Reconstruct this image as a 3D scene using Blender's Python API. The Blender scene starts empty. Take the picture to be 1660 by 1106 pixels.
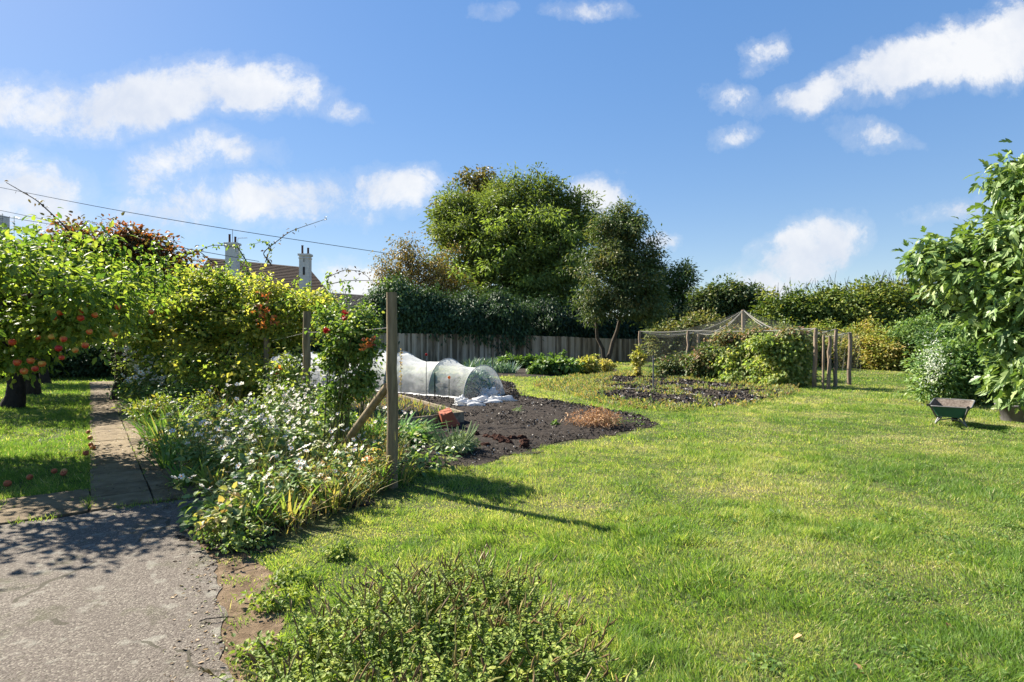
import bpy, math, random
import numpy as np
from mathutils import Vector

# ------------------------------------------------------------------ camera, sky, sun
scn = bpy.context.scene
H0, F0, EYE = 550.0, 922.0, 1.5          # horizon row, focal length (px of a 1660 wide photo), eye height
cam_d = bpy.data.cameras.new('camera')
cam = bpy.data.objects.new('camera', cam_d)
scn.collection.objects.link(cam)
cam.location = (0, 0, EYE)
cam.rotation_euler = (math.radians(90), 0, 0)
cam_d.sensor_width = 36.0
cam_d.lens = 36.0 * F0 / 1660.0
cam_d.shift_y = -(553.0 - H0) / 1660.0
cam_d.clip_start = 0.05
cam_d.clip_end = 3000
scn.camera = cam

SUN_EL, SUN_AZ = 39.0, -56.0             # azimuth: degrees from +Y (away from camera), negative = left
wd = bpy.data.worlds.new('World'); scn.world = wd; wd.use_nodes = True
nt = wd.node_tree; nt.nodes.clear()
def N(t, **k):
    n = nt.nodes.new(t)
    for a, b in k.items(): setattr(n, a, b)
    return n
def mth(op, a, b=None, c=None, clamp=False):
    n = N('ShaderNodeMath', operation=op); n.use_clamp = clamp
    for i, v in enumerate((a, b, c)):
        if v is None: continue
        if isinstance(v, (int, float)): n.inputs[i].default_value = v
        else: nt.links.new(v, n.inputs[i])
    return n.outputs[0]
sky = N('ShaderNodeTexSky', sky_type='NISHITA'); sky.sun_disc = False
sky.sun_elevation = math.radians(SUN_EL); sky.sun_rotation = math.radians(SUN_AZ)
sky.air_density = 1.0; sky.dust_density = 0.15; sky.ozone_density = 3.0; sky.altitude = 0
SKYS = 0.15
gm = N('ShaderNodeGamma'); gm.inputs[1].default_value = 0.42; nt.links.new(sky.outputs[0], gm.inputs[0])
hs = N('ShaderNodeHueSaturation'); hs.inputs['Hue'].default_value = .514; hs.inputs['Saturation'].default_value = 2.02; hs.inputs['Value'].default_value = .77
nt.links.new(gm.outputs[0], hs.inputs['Color'])
tc = N('ShaderNodeTexCoord'); sep = N('ShaderNodeSeparateXYZ'); nt.links.new(tc.outputs['Generated'], sep.inputs[0])
yy = mth('MAXIMUM', sep.outputs[1], 0.05)
u = mth('DIVIDE', sep.outputs[0], yy); v = mth('DIVIDE', sep.outputs[2], yy)
cmb = N('ShaderNodeCombineXYZ'); nt.links.new(u, cmb.inputs[0]); nt.links.new(v, cmb.inputs[1])
def noise(scale, detail, rough, vec, dist=0.0):
    n = N('ShaderNodeTexNoise'); n.inputs['Scale'].default_value = scale; n.inputs['Detail'].default_value = detail
    n.inputs['Roughness'].default_value = rough; n.inputs['Distortion'].default_value = dist
    nt.links.new(vec, n.inputs['Vector']); return n
n1 = noise(5.0, 6, 0.62, cmb.outputs[0])
n2 = noise(9.0, 10, 0.72, cmb.outputs[0], 0.3)
n1s = N('ShaderNodeSeparateColor'); nt.links.new(n1.outputs['Color'], n1s.inputs[0])
n3 = noise(22.0, 5, 0.6, cmb.outputs[0]); n3s = N('ShaderNodeSeparateColor'); nt.links.new(n3.outputs['Color'], n3s.inputs[0])
ud = mth('MULTIPLY_ADD', n1s.outputs[0], 0.17, mth('SUBTRACT', u, 0.10)); vd = mth('MULTIPLY_ADD', n1s.outputs[1], 0.13, mth('SUBTRACT', v, 0.08))
ud = mth('MULTIPLY_ADD', n3s.outputs[0], 0.03, ud); vd = mth('MULTIPLY_ADD', n3s.outputs[1], 0.03, vd)
# every cloud: centre x, y, half sizes, tilt (deg), weight  (directions, written as photo pixels)
CL = [(40, 175, 120, 55, 8, 1.0), (250, 155, 165, 55, -14, 1.15), (400, 130, 130, 42, 12, 1.1), (545, 175, 55, 24, 10, .8),
      (290, 260, 105, 50, -14, .85), (400, 250, 80, 34, 10, .75), (30, 315, 130, 60, 10, 1.0), (430, 330, 150, 40, -5, .95),
      (635, 315, 78, 42, -8, 1.05), (290, 330, 130, 40, 0, .85), (965, 320, 50, 34, 30, 1.0), (1070, 400, 22, 14, 0, .8),
      (1235, 85, 40, 24, -20, .85), (1185, 150, 44, 22, 10, .7), (1195, 210, 46, 22, 0, .7), (1330, 158, 100, 28, -8, .95),
      (1480, 110, 150, 48, -20, 1.2), (1620, 65, 130, 55, -16, 1.3), (1410, 225, 74, 24, 10, .75), (1310, 405, 95, 42, -15, 1.15),
      (1235, 460, 70, 36, 5, .9), (1560, 348, 80, 20, -10, .75), (800, 2, 40, 22, 0, .75), (960, 8, 70, 16, 0, .75),
      (575, 455, 50, 40, 0, 1.2), (1780, 330, 120, 40, 0, .9), (-200, 250, 150, 80, 0, 1.0), (1900, 130, 130, 60, 0, 1.0)]
acc = None
for (cx, cy, rx, ry, rot, w) in CL:
    cu, cv = (cx - 830) / F0, (H0 - cy) / F0
    a = math.radians(-rot) * -1.0
    ca, sa = math.cos(a), math.sin(a)
    du = mth('SUBTRACT', ud, cu); dv = mth('SUBTRACT', vd, cv)
    p = mth('MULTIPLY_ADD', du, ca * F0 / rx, mth('MULTIPLY', dv, -sa * F0 / rx))
    q = mth('MULTIPLY_ADD', du, sa * F0 / ry, mth('MULTIPLY', dv, ca * F0 / ry))
    r2 = mth('MULTIPLY_ADD', p, p, mth('MULTIPLY', q, q))
    val = mth('MULTIPLY', mth('SUBTRACT', 1.0, mth('MULTIPLY', r2, 0.5)), w)
    acc = val if acc is None else mth('MAXIMUM', acc, val)
dn = mth('MULTIPLY_ADD', mth('SUBTRACT', n2.outputs['Fac'], 0.5), 1.55, mth('SUBTRACT', acc, 0.42))
hz = mth('MULTIPLY', mth('ADD', dn, 0.22), 0.75, clamp=True)          # thin veil round every cloud
dn = mth('MULTIPLY', dn, 1.75, clamp=True)
dn = mth('MULTIPLY', dn, mth('MULTIPLY', dn, mth('SUBTRACT', 3.0, mth('MULTIPLY', dn, 2.0))))
dn = mth('MAXIMUM', mth('MULTIPLY', dn, 0.9), mth('MULTIPLY', hz, 0.62))
front = mth('GREATER_THAN', sep.outputs[1], 0.06)
dn = mth('MULTIPLY', dn, front)
mx = N('ShaderNodeMix', data_type='RGBA'); nt.links.new(dn, mx.inputs[0]); nt.links.new(hs.outputs[0], mx.inputs[6])
CV = 1.78
sh = N('ShaderNodeMix', data_type='RGBA'); nt.links.new(mth('MULTIPLY', mth('SUBTRACT', n1s.outputs[2], 0.38), 4.0, clamp=True), sh.inputs[0])
sh.inputs[6].default_value = (CV * .8, CV * .85, CV * .95, 1); sh.inputs[7].default_value = (CV * 1.06, CV * 1.06, CV * 1.06, 1); nt.links.new(sh.outputs[2], mx.inputs[7])
bg = N('ShaderNodeBackground'); bg.inputs[1].default_value = SKYS
nt.links.new(mx.outputs[2], bg.inputs[0])
wo = N('ShaderNodeOutputWorld'); nt.links.new(bg.outputs[0], wo.inputs[0])

sd = bpy.data.lights.new('sun', 'SUN'); so = bpy.data.objects.new('sun', sd); scn.collection.objects.link(so)
sd.energy = 4.5; sd.angle = math.radians(0.5); sd.color = (1.0, 0.93, 0.80)
el, az = math.radians(SUN_EL), math.radians(SUN_AZ)
tosun = Vector((math.sin(az) * math.cos(el), math.cos(az) * math.cos(el), math.sin(el)))
so.rotation_euler = tosun.to_track_quat('Z', 'Y').to_euler()
so.location = (-20, 20, 30)
scn.view_settings.view_transform = 'Standard'; scn.view_settings.look = 'None'
scn.view_settings.gamma = 1; scn.view_settings.exposure = 1.85
scn.render.resolution_x, scn.render.resolution_y = 1024, 682

# ------------------------------------------------------------------ helpers
R = np.random.RandomState
def g(px, py):
    d = F0 * EYE / (py - H0); return np.array([(px - 830) / F0 * d, d])
def at(px, py, d): return np.array([(px - 830) / F0 * d, d, EYE + (H0 - py) / F0 * d])
def unit(a): return a / np.maximum(np.linalg.norm(a, axis=-1, keepdims=True), 1e-9)
def vnoise(x, y, s, seed=0):
    r = R(seed).rand(64, 64); x = np.asarray(x) / s + 1000; y = np.asarray(y) / s + 1000
    xi = np.floor(x).astype(int); yi = np.floor(y).astype(int); fx = x - xi; fy = y - yi
    fx = fx * fx * (3 - 2 * fx); fy = fy * fy * (3 - 2 * fy)
    a = r[xi % 64, yi % 64]; b = r[(xi + 1) % 64, yi % 64]; c = r[xi % 64, (yi + 1) % 64]; d = r[(xi + 1) % 64, (yi + 1) % 64]
    return (a * (1 - fx) + b * fx) * (1 - fy) + (c * (1 - fx) + d * fx) * fy
def inside(P, poly):
    x, y = P[:, 0], P[:, 1]; c = np.zeros(len(P), bool); n = len(poly)
    for i in range(n):
        x1, y1 = poly[i]; x2, y2 = poly[(i + 1) % n]
        if y1 == y2: continue
        m = ((y1 > y) != (y2 > y)) & (x < (x2 - x1) * (y - y1) / (y2 - y1) + x1); c ^= m
    return c
ORG = {}
col = scn.collection
class MB:
    def __init__(s): s.V = []; s.L = []; s.S = []; s.A = []; s.M = []; s.n = 0
    def add(s, V, Fc, var=0.5, mat=0):
        V = np.asarray(V, float).reshape(-1, 3); Fc = np.asarray(Fc, int)
        s.V.append(V); s.L.append((Fc + s.n).ravel()); s.S.append(np.full(len(Fc), Fc.shape[1]))
        s.A.append(np.broadcast_to(np.asarray(var, float), (len(Fc),)).copy()); s.M.append(np.full(len(Fc), mat)); s.n += len(V)
    def build(s, name, mats, parent=None, base=None, smooth=False):
        V = np.concatenate(s.V); L = np.concatenate(s.L); S = np.concatenate(s.S); A = np.concatenate(s.A); M = np.concatenate(s.M)
        org = ORG[parent.name] if parent is not None else (np.array(base, float) if base is not None else np.zeros(3))
        V = V - org
        me = bpy.data.meshes.new(name)
        me.vertices.add(len(V)); me.vertices.foreach_set('co', V.ravel().astype(np.float32))
        me.loops.add(len(L)); me.loops.foreach_set('vertex_index', L.astype(np.int32))
        me.polygons.add(len(S)); st = np.concatenate([[0], np.cumsum(S)[:-1]])
        me.polygons.foreach_set('loop_start', st.astype(np.int32)); me.polygons.foreach_set('loop_total', S.astype(np.int32))
        me.polygons.foreach_set('material_index', M.astype(np.int32))
        me.polygons.foreach_set('use_smooth', np.full(len(S), bool(smooth)))
        me.update(calc_edges=True)
        at_ = me.attributes.new('var', 'FLOAT', 'FACE'); at_.data.foreach_set('value', A.astype(np.float32))
        for m in (mats if isinstance(mats, (list, tuple)) else [mats]): me.materials.append(m)
        o = bpy.data.objects.new(name, me); col.objects.link(o)
        if parent is not None: o.parent = parent
        else: o.location = org
        ORG[o.name] = org
        return o
def tag(o, label=None, cat=None, group=None, kind=None):
    if label: o['label'] = label
    if cat: o['category'] = cat
    if group: o['group'] = group
    if kind: o['kind'] = kind
    return o
def empty(name, loc, label, cat, group=None):
    o = bpy.data.objects.new(name, None); col.objects.link(o); o.location = loc; o.empty_display_size = .1
    ORG[o.name] = np.array(loc, float); return tag(o, label, cat, group)
def kids(o): return [c for c in bpy.data.objects if c.parent == o]
def copy_tree(o, parent=None):
    c = o.copy(); col.objects.link(c); c.parent = parent
    for k in kids(o): copy_tree(k, c)
    return c
# templates: (verts, quads)
T_RH = (np.array([[0, 0, 0], [.5, -.5, .12], [1, 0, -.05], [.5, .5, .12]]), np.array([[0, 1, 2, 3]]))
T_LF = (np.array([[0, 0, 0], [.3, -.5, .13], [.72, -.36, .1], [1, 0, -.1], [.72, .36, .1], [.3, .5, .13], [.5, 0, .0]]),
        np.array([[0, 1, 2, 6], [6, 2, 3, 4], [0, 6, 4, 5]]))
T_BL = (np.array([[0, -.5, 0], [0, .5, 0], [1, 0, 0]]), np.array([[0, 1, 2]]))
T_BL2 = (np.array([[0, -.5, 0], [0, .5, 0], [.5, .42, 0], [.5, -.42, 0], [1, .05, 0], [1, -.05, 0]]), np.array([[0, 1, 2, 3], [3, 2, 4, 5]]))
_s = np.linspace(0, 1, 6)
_w = np.array([.35, .5, .48, .4, .26, .02])
T_STRAP = (np.array([[t, sg * w_, 0] for t, w_ in zip(_s, _w) for sg in (-1, 1)]), np.array([[2 * i, 2 * i + 1, 2 * i + 3, 2 * i + 2] for i in range(5)]))
def fig_t():
    # deeply lobed leaf: centre + 5 lobes outline
    pts = [(0, 0)]
    out = [(0, .0), (.12, -.16), (.22, -.34), (.46, -.50), (.50, -.30), (.46, -.16), (.62, -.30), (.80, -.30), (.72, -.15), (.88, -.16), (1.0, 0),
           (.88, .16), (.72, .15), (.80, .30), (.62, .30), (.46, .16), (.50, .30), (.46, .50), (.22, .34), (.12, .16)]
    V = [(0.35, 0, 0)] + [(x, y, .10 * abs(y) * 2) for x, y in out]
    n = len(out); Fc = [[0, 1 + i, 1 + (i + 1) % n] for i in range(n)]
    return (np.array(V, float), np.array(Fc))
T_FIG = fig_t()
_a = np.arange(5) * 2 * math.pi / 5
def flower_t():
    V = [(0, 0, 0)]; Fc = []
    for a in _a:
        k = len(V)
        for (r, b) in ((.6, -.55), (1.0, -.28), (1.0, .28), (.6, .55)):
            V.append((r * math.cos(a + b), r * math.sin(a + b), .18 * r))
        Fc += [[0, k, k + 1, k + 2], [0, k + 2, k + 3, 0]]
    return V, Fc
def stamp(mb, T, P, D, Nn, L, W, var=.5, bend=0., mat=0, wz=None):
    TV, TF = T; n = len(P)
    if n == 0: return
    D = unit(D); Y = unit(np.cross(Nn, D)); Z = np.cross(D, Y)
    L = np.broadcast_to(L, (n,)); W = np.broadcast_to(W, (n,)); bend = np.broadcast_to(bend, (n,))
    wz_ = W if wz is None else np.broadcast_to(wz, (n,))
    t = TV[None, :, 0]
    V = (P[:, None] + (t * L[:, None])[..., None] * D[:, None] + (TV[None, :, 1] * W[:, None])[..., None] * Y[:, None]
         + (TV[None, :, 2] * wz_[:, None] - bend[:, None] * L[:, None] * t ** 2)[..., None] * Z[:, None])
    k = TV.shape[0]
    Fc = (TF[None] + (np.arange(n) * k)[:, None, None]).reshape(-1, TF.shape[1])
    var = np.repeat(np.broadcast_to(var, (n,)), len(TF))
    mb.add(V.reshape(-1, 3), Fc, var, mat)
def tube(mb, pts, rad, sides=6, var=.5, mat=0, cap=True):
    P = np.asarray(pts, float); n = len(P); rad = np.broadcast_to(rad, (n,))
    T = np.gradient(P, axis=0); T = unit(T)
    ref = np.array([0, 0, 1.]) if abs(T[0][2]) < .9 else np.array([1., 0, 0])
    A = unit(np.cross(T, ref)); B = np.cross(T, A)
    an = np.arange(sides) * 2 * math.pi / sides
    V = P[:, None] + rad[:, None, None] * (np.cos(an)[None, :, None] * A[:, None] + np.sin(an)[None, :, None] * B[:, None])
    Fc = [[i * sides + j, i * sides + (j + 1) % sides, (i + 1) * sides + (j + 1) % sides, (i + 1) * sides + j] for i in range(n - 1) for j in range(sides)]
    mb.add(V.reshape(-1, 3), Fc, var, mat)
    if cap:
        for i in (0, n - 1):
            c = V[i]; ctr = P[i]
            mb.add(np.vstack([c, ctr]), [[j, (j + 1) % sides, sides] for j in range(sides)], var, mat)
def curve3(a, b, sag=0., n=8, jit=0., rs=None):
    t = np.linspace(0, 1, n)[:, None]; P = np.asarray(a) * (1 - t) + np.asarray(b) * t
    P[:, 2] += (sag * 4 * t * (1 - t))[:, 0]
    if jit: P[1:-1] += rs.randn(n - 2, 3) * jit
    return P
def bez(a, b, c, n=8):
    t = np.linspace(0, 1, n)[:, None]; a, b, c = map(np.asarray, (a, b, c)); return a * (1 - t) ** 2 + 2 * b * t * (1 - t) + c * t * t
BOXF = np.array([[0, 1, 3, 2], [4, 6, 7, 5], [0, 4, 5, 1], [2, 3, 7, 6], [0, 2, 6, 4], [1, 5, 7, 3]])
def box(mb, c, s, rz=0., var=.5, mat=0, taper=1.0, bevel=0.0):
    c = np.asarray(c, float); s = np.asarray(s, float) / 2
    V = np.array([[x, y, z] for x in (-1, 1) for y in (-1, 1) for z in (-1, 1)], float) * s
    V[V[:, 2] > 0, :2] *= taper
    ca, sa = math.cos(rz), math.sin(rz)
    V = np.stack([V[:, 0] * ca - V[:, 1] * sa, V[:, 0] * sa + V[:, 1] * ca, V[:, 2]], 1) + c
    mb.add(V, BOXF, var, mat)
def bevel(o, w, seg=2):
    m = o.modifiers.new('bevel', 'BEVEL'); m.width = w; m.segments = seg; m.limit_method = 'ANGLE'
def lathe(mb, prof, c, n=24, var=.5, mat=0, sx=1, sy=1):
    an = np.arange(n) * 2 * math.pi / n
    V = np.array([[r * math.cos(a) * sx + c[0], r * math.sin(a) * sy + c[1], z + c[2]] for r, z in prof for a in an])
    Fc = [[i * n + j, i * n + (j + 1) % n, (i + 1) * n + (j + 1) % n, (i + 1) * n + j] for i in range(len(prof) - 1) for j in range(n)]
    mb.add(V, Fc, var, mat)

# ------------------------------------------------------------------ materials
def newmat(name):
    m = bpy.data.materials.new(name); m.use_nodes = True; t = m.node_tree; t.nodes.clear(); return m, t
def ramp(t, fac, cols):
    r = t.nodes.new('ShaderNodeValToRGB'); e = r.color_ramp.elements
    for i, (p, c) in enumerate(cols):
        el_ = e[i] if i < 2 else e.new(p)
        el_.position = p; el_.color = (*c, 1)
    t.links.new(fac, r.inputs[0]); return r.outputs[0]
def even(cols): return [(i / max(1, len(cols) - 1), c) for i, c in enumerate(cols)]
def tnoise(t, vec, scale, detail=4, rough=.6):
    n = t.nodes.new('ShaderNodeTexNoise'); n.inputs['Scale'].default_value = scale; n.inputs['Detail'].default_value = detail; n.inputs['Roughness'].default_value = rough
    t.links.new(vec, n.inputs['Vector']); return n.outputs['Fac']
def tmath(t, op, a, b=None, clamp=False):
    n = t.nodes.new('ShaderNodeMath'); n.operation = op; n.use_clamp = clamp
    for i, v_ in enumerate((a, b)):
        if v_ is None: continue
        if isinstance(v_, (int, float)): n.inputs[i].default_value = v_
        else: t.links.new(v_, n.inputs[i])
    return n.outputs[0]
def tmix(t, fac, a, b, mode='MIX'):
    n = t.nodes.new('ShaderNodeMix'); n.data_type = 'RGBA'; n.blend_type = mode
    for i, v_ in ((0, fac), (6, a), (7, b)):
        if isinstance(v_, (int, float)): n.inputs[i].default_value = v_
        elif isinstance(v_, tuple): n.inputs[i].default_value = (*v_, 1)
        else: t.links.new(v_, n.inputs[i])
    return n.outputs[2]
LEAFGAIN = 1.6
def leafmat(name, cols, trans=.38, rough=.5, spec=.25, tcol=(1.25, 1.3, .55), posn=None, tgain=1.0):
    if max(max(c_) for c_ in cols) < .46 and trans > 0: cols = [tuple(min(.6, x_ * LEAFGAIN) for x_ in c_) for c_ in cols]
    m, t = newmat(name)
    a = t.nodes.new('ShaderNodeAttribute'); a.attribute_name = 'var'; f = a.outputs['Fac']
    if posn:
        ge = t.nodes.new('ShaderNodeNewGeometry'); nz = tnoise(t, ge.outputs['Position'], posn[0], 3)
        nz = tmath(t, 'MULTIPLY', tmath(t, 'SUBTRACT', nz, .5), posn[1])
        f = tmath(t, 'ADD', f, nz, clamp=True)
    c = ramp(t, f, even(cols))
    p = t.nodes.new('ShaderNodeBsdfPrincipled'); t.links.new(c, p.inputs['Base Color'])
    p.inputs['Roughness'].default_value = rough; p.inputs['Specular IOR Level'].default_value = spec
    tr = t.nodes.new('ShaderNodeBsdfTranslucent')
    t.links.new(tmix(t, 1.0, c, tuple(x * tgain for x in tcol), 'MULTIPLY'), tr.inputs[0])
    mx_ = t.nodes.new('ShaderNodeMixShader'); mx_.inputs[0].default_value = trans
    t.links.new(p.outputs[0], mx_.inputs[1]); t.links.new(tr.outputs[0], mx_.inputs[2])
    o = t.nodes.new('ShaderNodeOutputMaterial'); t.links.new(mx_.outputs[0], o.inputs[0]); return m
def stdmat(name, cols, scale=8, rough=.8, bump=.3, bscale=None, spec=.12, stretch=None, detail=6, var=0., metallic=0, coord='Position'):
    m, t = newmat(name)
    if coord == 'Position': ge = t.nodes.new('ShaderNodeNewGeometry'); vec = ge.outputs['Position']
    else: ge = t.nodes.new('ShaderNodeTexCoord'); vec = ge.outputs['Object']
    if stretch:
        mp = t.nodes.new('ShaderNodeMapping'); mp.inputs['Scale'].default_value = stretch; t.links.new(vec, mp.inputs[0]); vec = mp.outputs[0]
    f = tnoise(t, vec, scale, detail, .65)
    f = tmath(t, 'MULTIPLY', tmath(t, 'SUBTRACT', f, .5), 2.2); f = tmath(t, 'ADD', f, .5, True)
    if var:
        a = t.nodes.new('ShaderNodeAttribute'); a.attribute_name = 'var'
        f = tmath(t, 'ADD', f, tmath(t, 'MULTIPLY', tmath(t, 'SUBTRACT', a.outputs['Fac'], .5), var), True)
    c = ramp(t, f, even(cols))
    p = t.nodes.new('ShaderNodeBsdfPrincipled'); t.links.new(c, p.inputs['Base Color'])
    p.inputs['Roughness'].default_value = rough; p.inputs['Specular IOR Level'].default_value = spec; p.inputs['Metallic'].default_value = metallic
    if bump:
        b = t.nodes.new('ShaderNodeBump'); b.inputs['Strength'].default_value = bump; b.inputs['Distance'].default_value = .02
        t.links.new(tnoise(t, vec, bscale or scale * 3, 6, .7), b.inputs['Height']); t.links.new(b.outputs[0], p.inputs['Normal'])
    o = t.nodes.new('ShaderNodeOutputMaterial'); t.links.new(p.outputs[0], o.inputs[0]); return m

M = {}
M['apple_leaf'] = leafmat('apple_leaf', [(.035, .07, .018), (.07, .125, .028), (.12, .17, .036), (.19, .225, .055)], .48, tcol=(1.35, 1.35, .5))
M['bush_leaf'] = leafmat('bush_leaf', [(.035, .065, .018), (.09, .14, .032), (.165, .2, .045), (.27, .26, .07)], .58, tcol=(1.5, 1.45, .65), posn=(1.1, .9))
M['rose_leaf'] = leafmat('rose_leaf', [(.035, .07, .02), (.07, .12, .03), (.12, .17, .042), (.2, .22, .06)], .4)
M['copper_leaf'] = leafmat('copper_leaf', [(.035, .022, .018), (.06, .045, .02), (.06, .08, .02), (.16, .07, .02), (.25, .10, .02)], .4, tcol=(1.4, 1, .6))
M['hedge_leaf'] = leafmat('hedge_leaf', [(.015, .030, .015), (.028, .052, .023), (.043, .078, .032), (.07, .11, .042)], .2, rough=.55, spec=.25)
M['ash_leaf'] = leafmat('ash_leaf', [(.045, .065, .022), (.07, .10, .028), (.11, .145, .035), (.17, .19, .05)], .35, posn=(.35, .3), tcol=(1.3, 1.3, .6))
M['ash_key'] = leafmat('ash_key', [(.12, .17, .04), (.2, .25, .06)], .4)
M['brown_leaf'] = leafmat('brown_leaf', [(.05, .055, .02), (.09, .085, .03), (.15, .11, .04), (.22, .14, .05)], .3)
M['multi_leaf'] = leafmat('multi_leaf', [(.025, .045, .018), (.045, .07, .024), (.075, .10, .035), (.14, .13, .05)], .3, posn=(.6, .4))
M['conif_leaf'] = leafmat('conif_leaf', [(.02, .04, .014), (.04, .07, .02), (.09, .12, .025)], .15)
M['field_leaf'] = leafmat('field_leaf', [(.035, .06, .016), (.065, .10, .022), (.11, .14, .03), (.18, .18, .04)], .3, posn=(.4, .5))
M['autumn_leaf'] = leafmat('autumn_leaf', [(.07, .11, .025), (.13, .16, .035), (.21, .21, .05), (.25, .19, .06)], .35, posn=(.8, .5))
M['yellow_leaf'] = leafmat('yellow_leaf', [(.12, .15, .035), (.25, .23, .06), (.36, .29, .11)], .38)
M['fig_leaf'] = leafmat('fig_leaf', [(.05, .09, .026), (.085, .14, .04), (.13, .18, .055), (.21, .26, .1)], .3, rough=.45, spec=.4)
M['dogwood_leaf'] = leafmat('dogwood_leaf', [(.035, .07, .02), (.065, .12, .032), (.11, .17, .05), (.17, .22, .08)], .32)
M['bean_leaf'] = leafmat('bean_leaf', [(.07, .11, .03), (.12, .17, .05), (.17, .22, .07), (.27, .26, .1)], .52, posn=(.9, .5))
M['berry_leaf'] = leafmat('berry_leaf', [(.03, .055, .02), (.06, .09, .03), (.11, .12, .04), (.17, .10, .06)], .3)
M['veg_leaf'] = leafmat('veg_leaf', [(.035, .07, .018), (.065, .115, .028), (.12, .17, .045)], .4)
M['leek_leaf'] = leafmat('leek_leaf', [(.07, .12, .09), (.13, .19, .15)], .2)
M['comfrey_leaf'] = leafmat('comfrey_leaf', [(.035, .085, .02), (.055, .13, .028), (.09, .18, .04)], .3, rough=.65, spec=.12)
M['cabbage_leaf'] = leafmat('cabbage_leaf', [(.03, .07, .035), (.06, .12, .06), (.10, .17, .09)], .15)
M['grey_leaf'] = leafmat('grey_leaf', [(.07, .11, .06), (.12, .165, .09), (.19, .22, .12)], .25, rough=.7, spec=.12)
M['dead_leaf'] = leafmat('dead_leaf', [(.13, .07, .035), (.24, .14, .075), (.36, .24, .13)], .25, tcol=(1.2, 1, .7))
M['iris_leaf'] = leafmat('iris_leaf', [(.045, .10, .028), (.08, .15, .038), (.14, .19, .05), (.26, .2, .09)], .4)
M['border_leaf'] = leafmat('border_leaf', [(.045, .08, .03), (.08, .12, .045), (.14, .17, .06), (.25, .22, .09), (.27, .17, .085), (.13, .08, .045)], .4)
M['anem_leaf'] = leafmat('anem_leaf', [(.05, .09, .03), (.09, .15, .05), (.16, .21, .08), (.3, .29, .12)], .38)
M['mint_leaf'] = leafmat('mint_leaf', [(.055, .085, .02), (.095, .14, .028), (.155, .2, .04), (.24, .26, .06)], .38, rough=.55, spec=.2)
M['spike'] = leafmat('spike', [(.06, .038, .018), (.12, .075, .03), (.17, .135, .05), (.2, .2, .06)], .15)
M['grass_blade'] = None
M['petal'] = leafmat('petal', [(.72, .72, .68), (.85, .85, .8)], .35, tcol=(1, 1, .95))
M['petal_red'] = leafmat('petal_red', [(.35, .01, .01), (.55, .03, .03)], .2, tcol=(1, .6, .6))
M['petal_orange'] = leafmat('petal_orange', [(.75, .2, .03), (.85, .38, .04)], .3, tcol=(1.1, 1, .5))
M['russet'] = leafmat('russet_leaf', [(.16, .05, .03), (.3, .11, .04), (.36, .2, .05)], .35, tcol=(1.3, .9, .5))
M['petal_purple'] = leafmat('petal_purple', [(.16, .12, .5)], .2, tcol=(1, 1, 1))
M['stem'] = stdmat('stem', [(.07, .08, .03), (.14, .15, .06)], 20, .7, 0)
M['bark'] = stdmat('bark', [(.03, .025, .02), (.07, .058, .045), (.13, .11, .09)], 14, .9, .6, stretch=(1, 1, .3))
M['barkdark'] = stdmat('barkdark', [(.02, .017, .014), (.05, .04, .033)], 14, .9, .6, stretch=(1, 1, .3))
M['barkpale'] = stdmat('barkpale', [(.12, .11, .09), (.22, .2, .17), (.3, .28, .24)], 9, .9, .5, stretch=(1, 1, .4))
M['post'] = stdmat('weathered_post', [(.12, .092, .056), (.22, .172, .108), (.31, .25, .165)], 16, .85, .55, stretch=(1, 1, .12), var=.3)
M['polepale'] = stdmat('pale_pole', [(.11, .08, .055), (.22, .165, .12), (.33, .26, .195)], 12, .85, .5, stretch=(1, 1, .15))
M['fence'] = stdmat('fence_board', [(.15, .115, .075), (.36, .28, .195), (.52, .42, .31)], 5, .85, .3, stretch=(1, 1, .12), var=1.3)
M['boardwood'] = stdmat('board_wood', [(.10, .08, .055), (.22, .18, .13), (.32, .28, .2)], 10, .85, .5, var=.3)
M['apple'] = stdmat('apple_skin', [(.5, .34, .06), (.55, .14, .03), (.42, .03, .018), (.36, .015, .015)], 9, .4, 0, spec=.35, var=1.4, coord='Object')
M['applefall'] = stdmat('fallen_apple_skin', [(.5, .28, .1), (.5, .12, .05), (.3, .1, .05)], 9, .5, 0, var=1.0, coord='Object')

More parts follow.
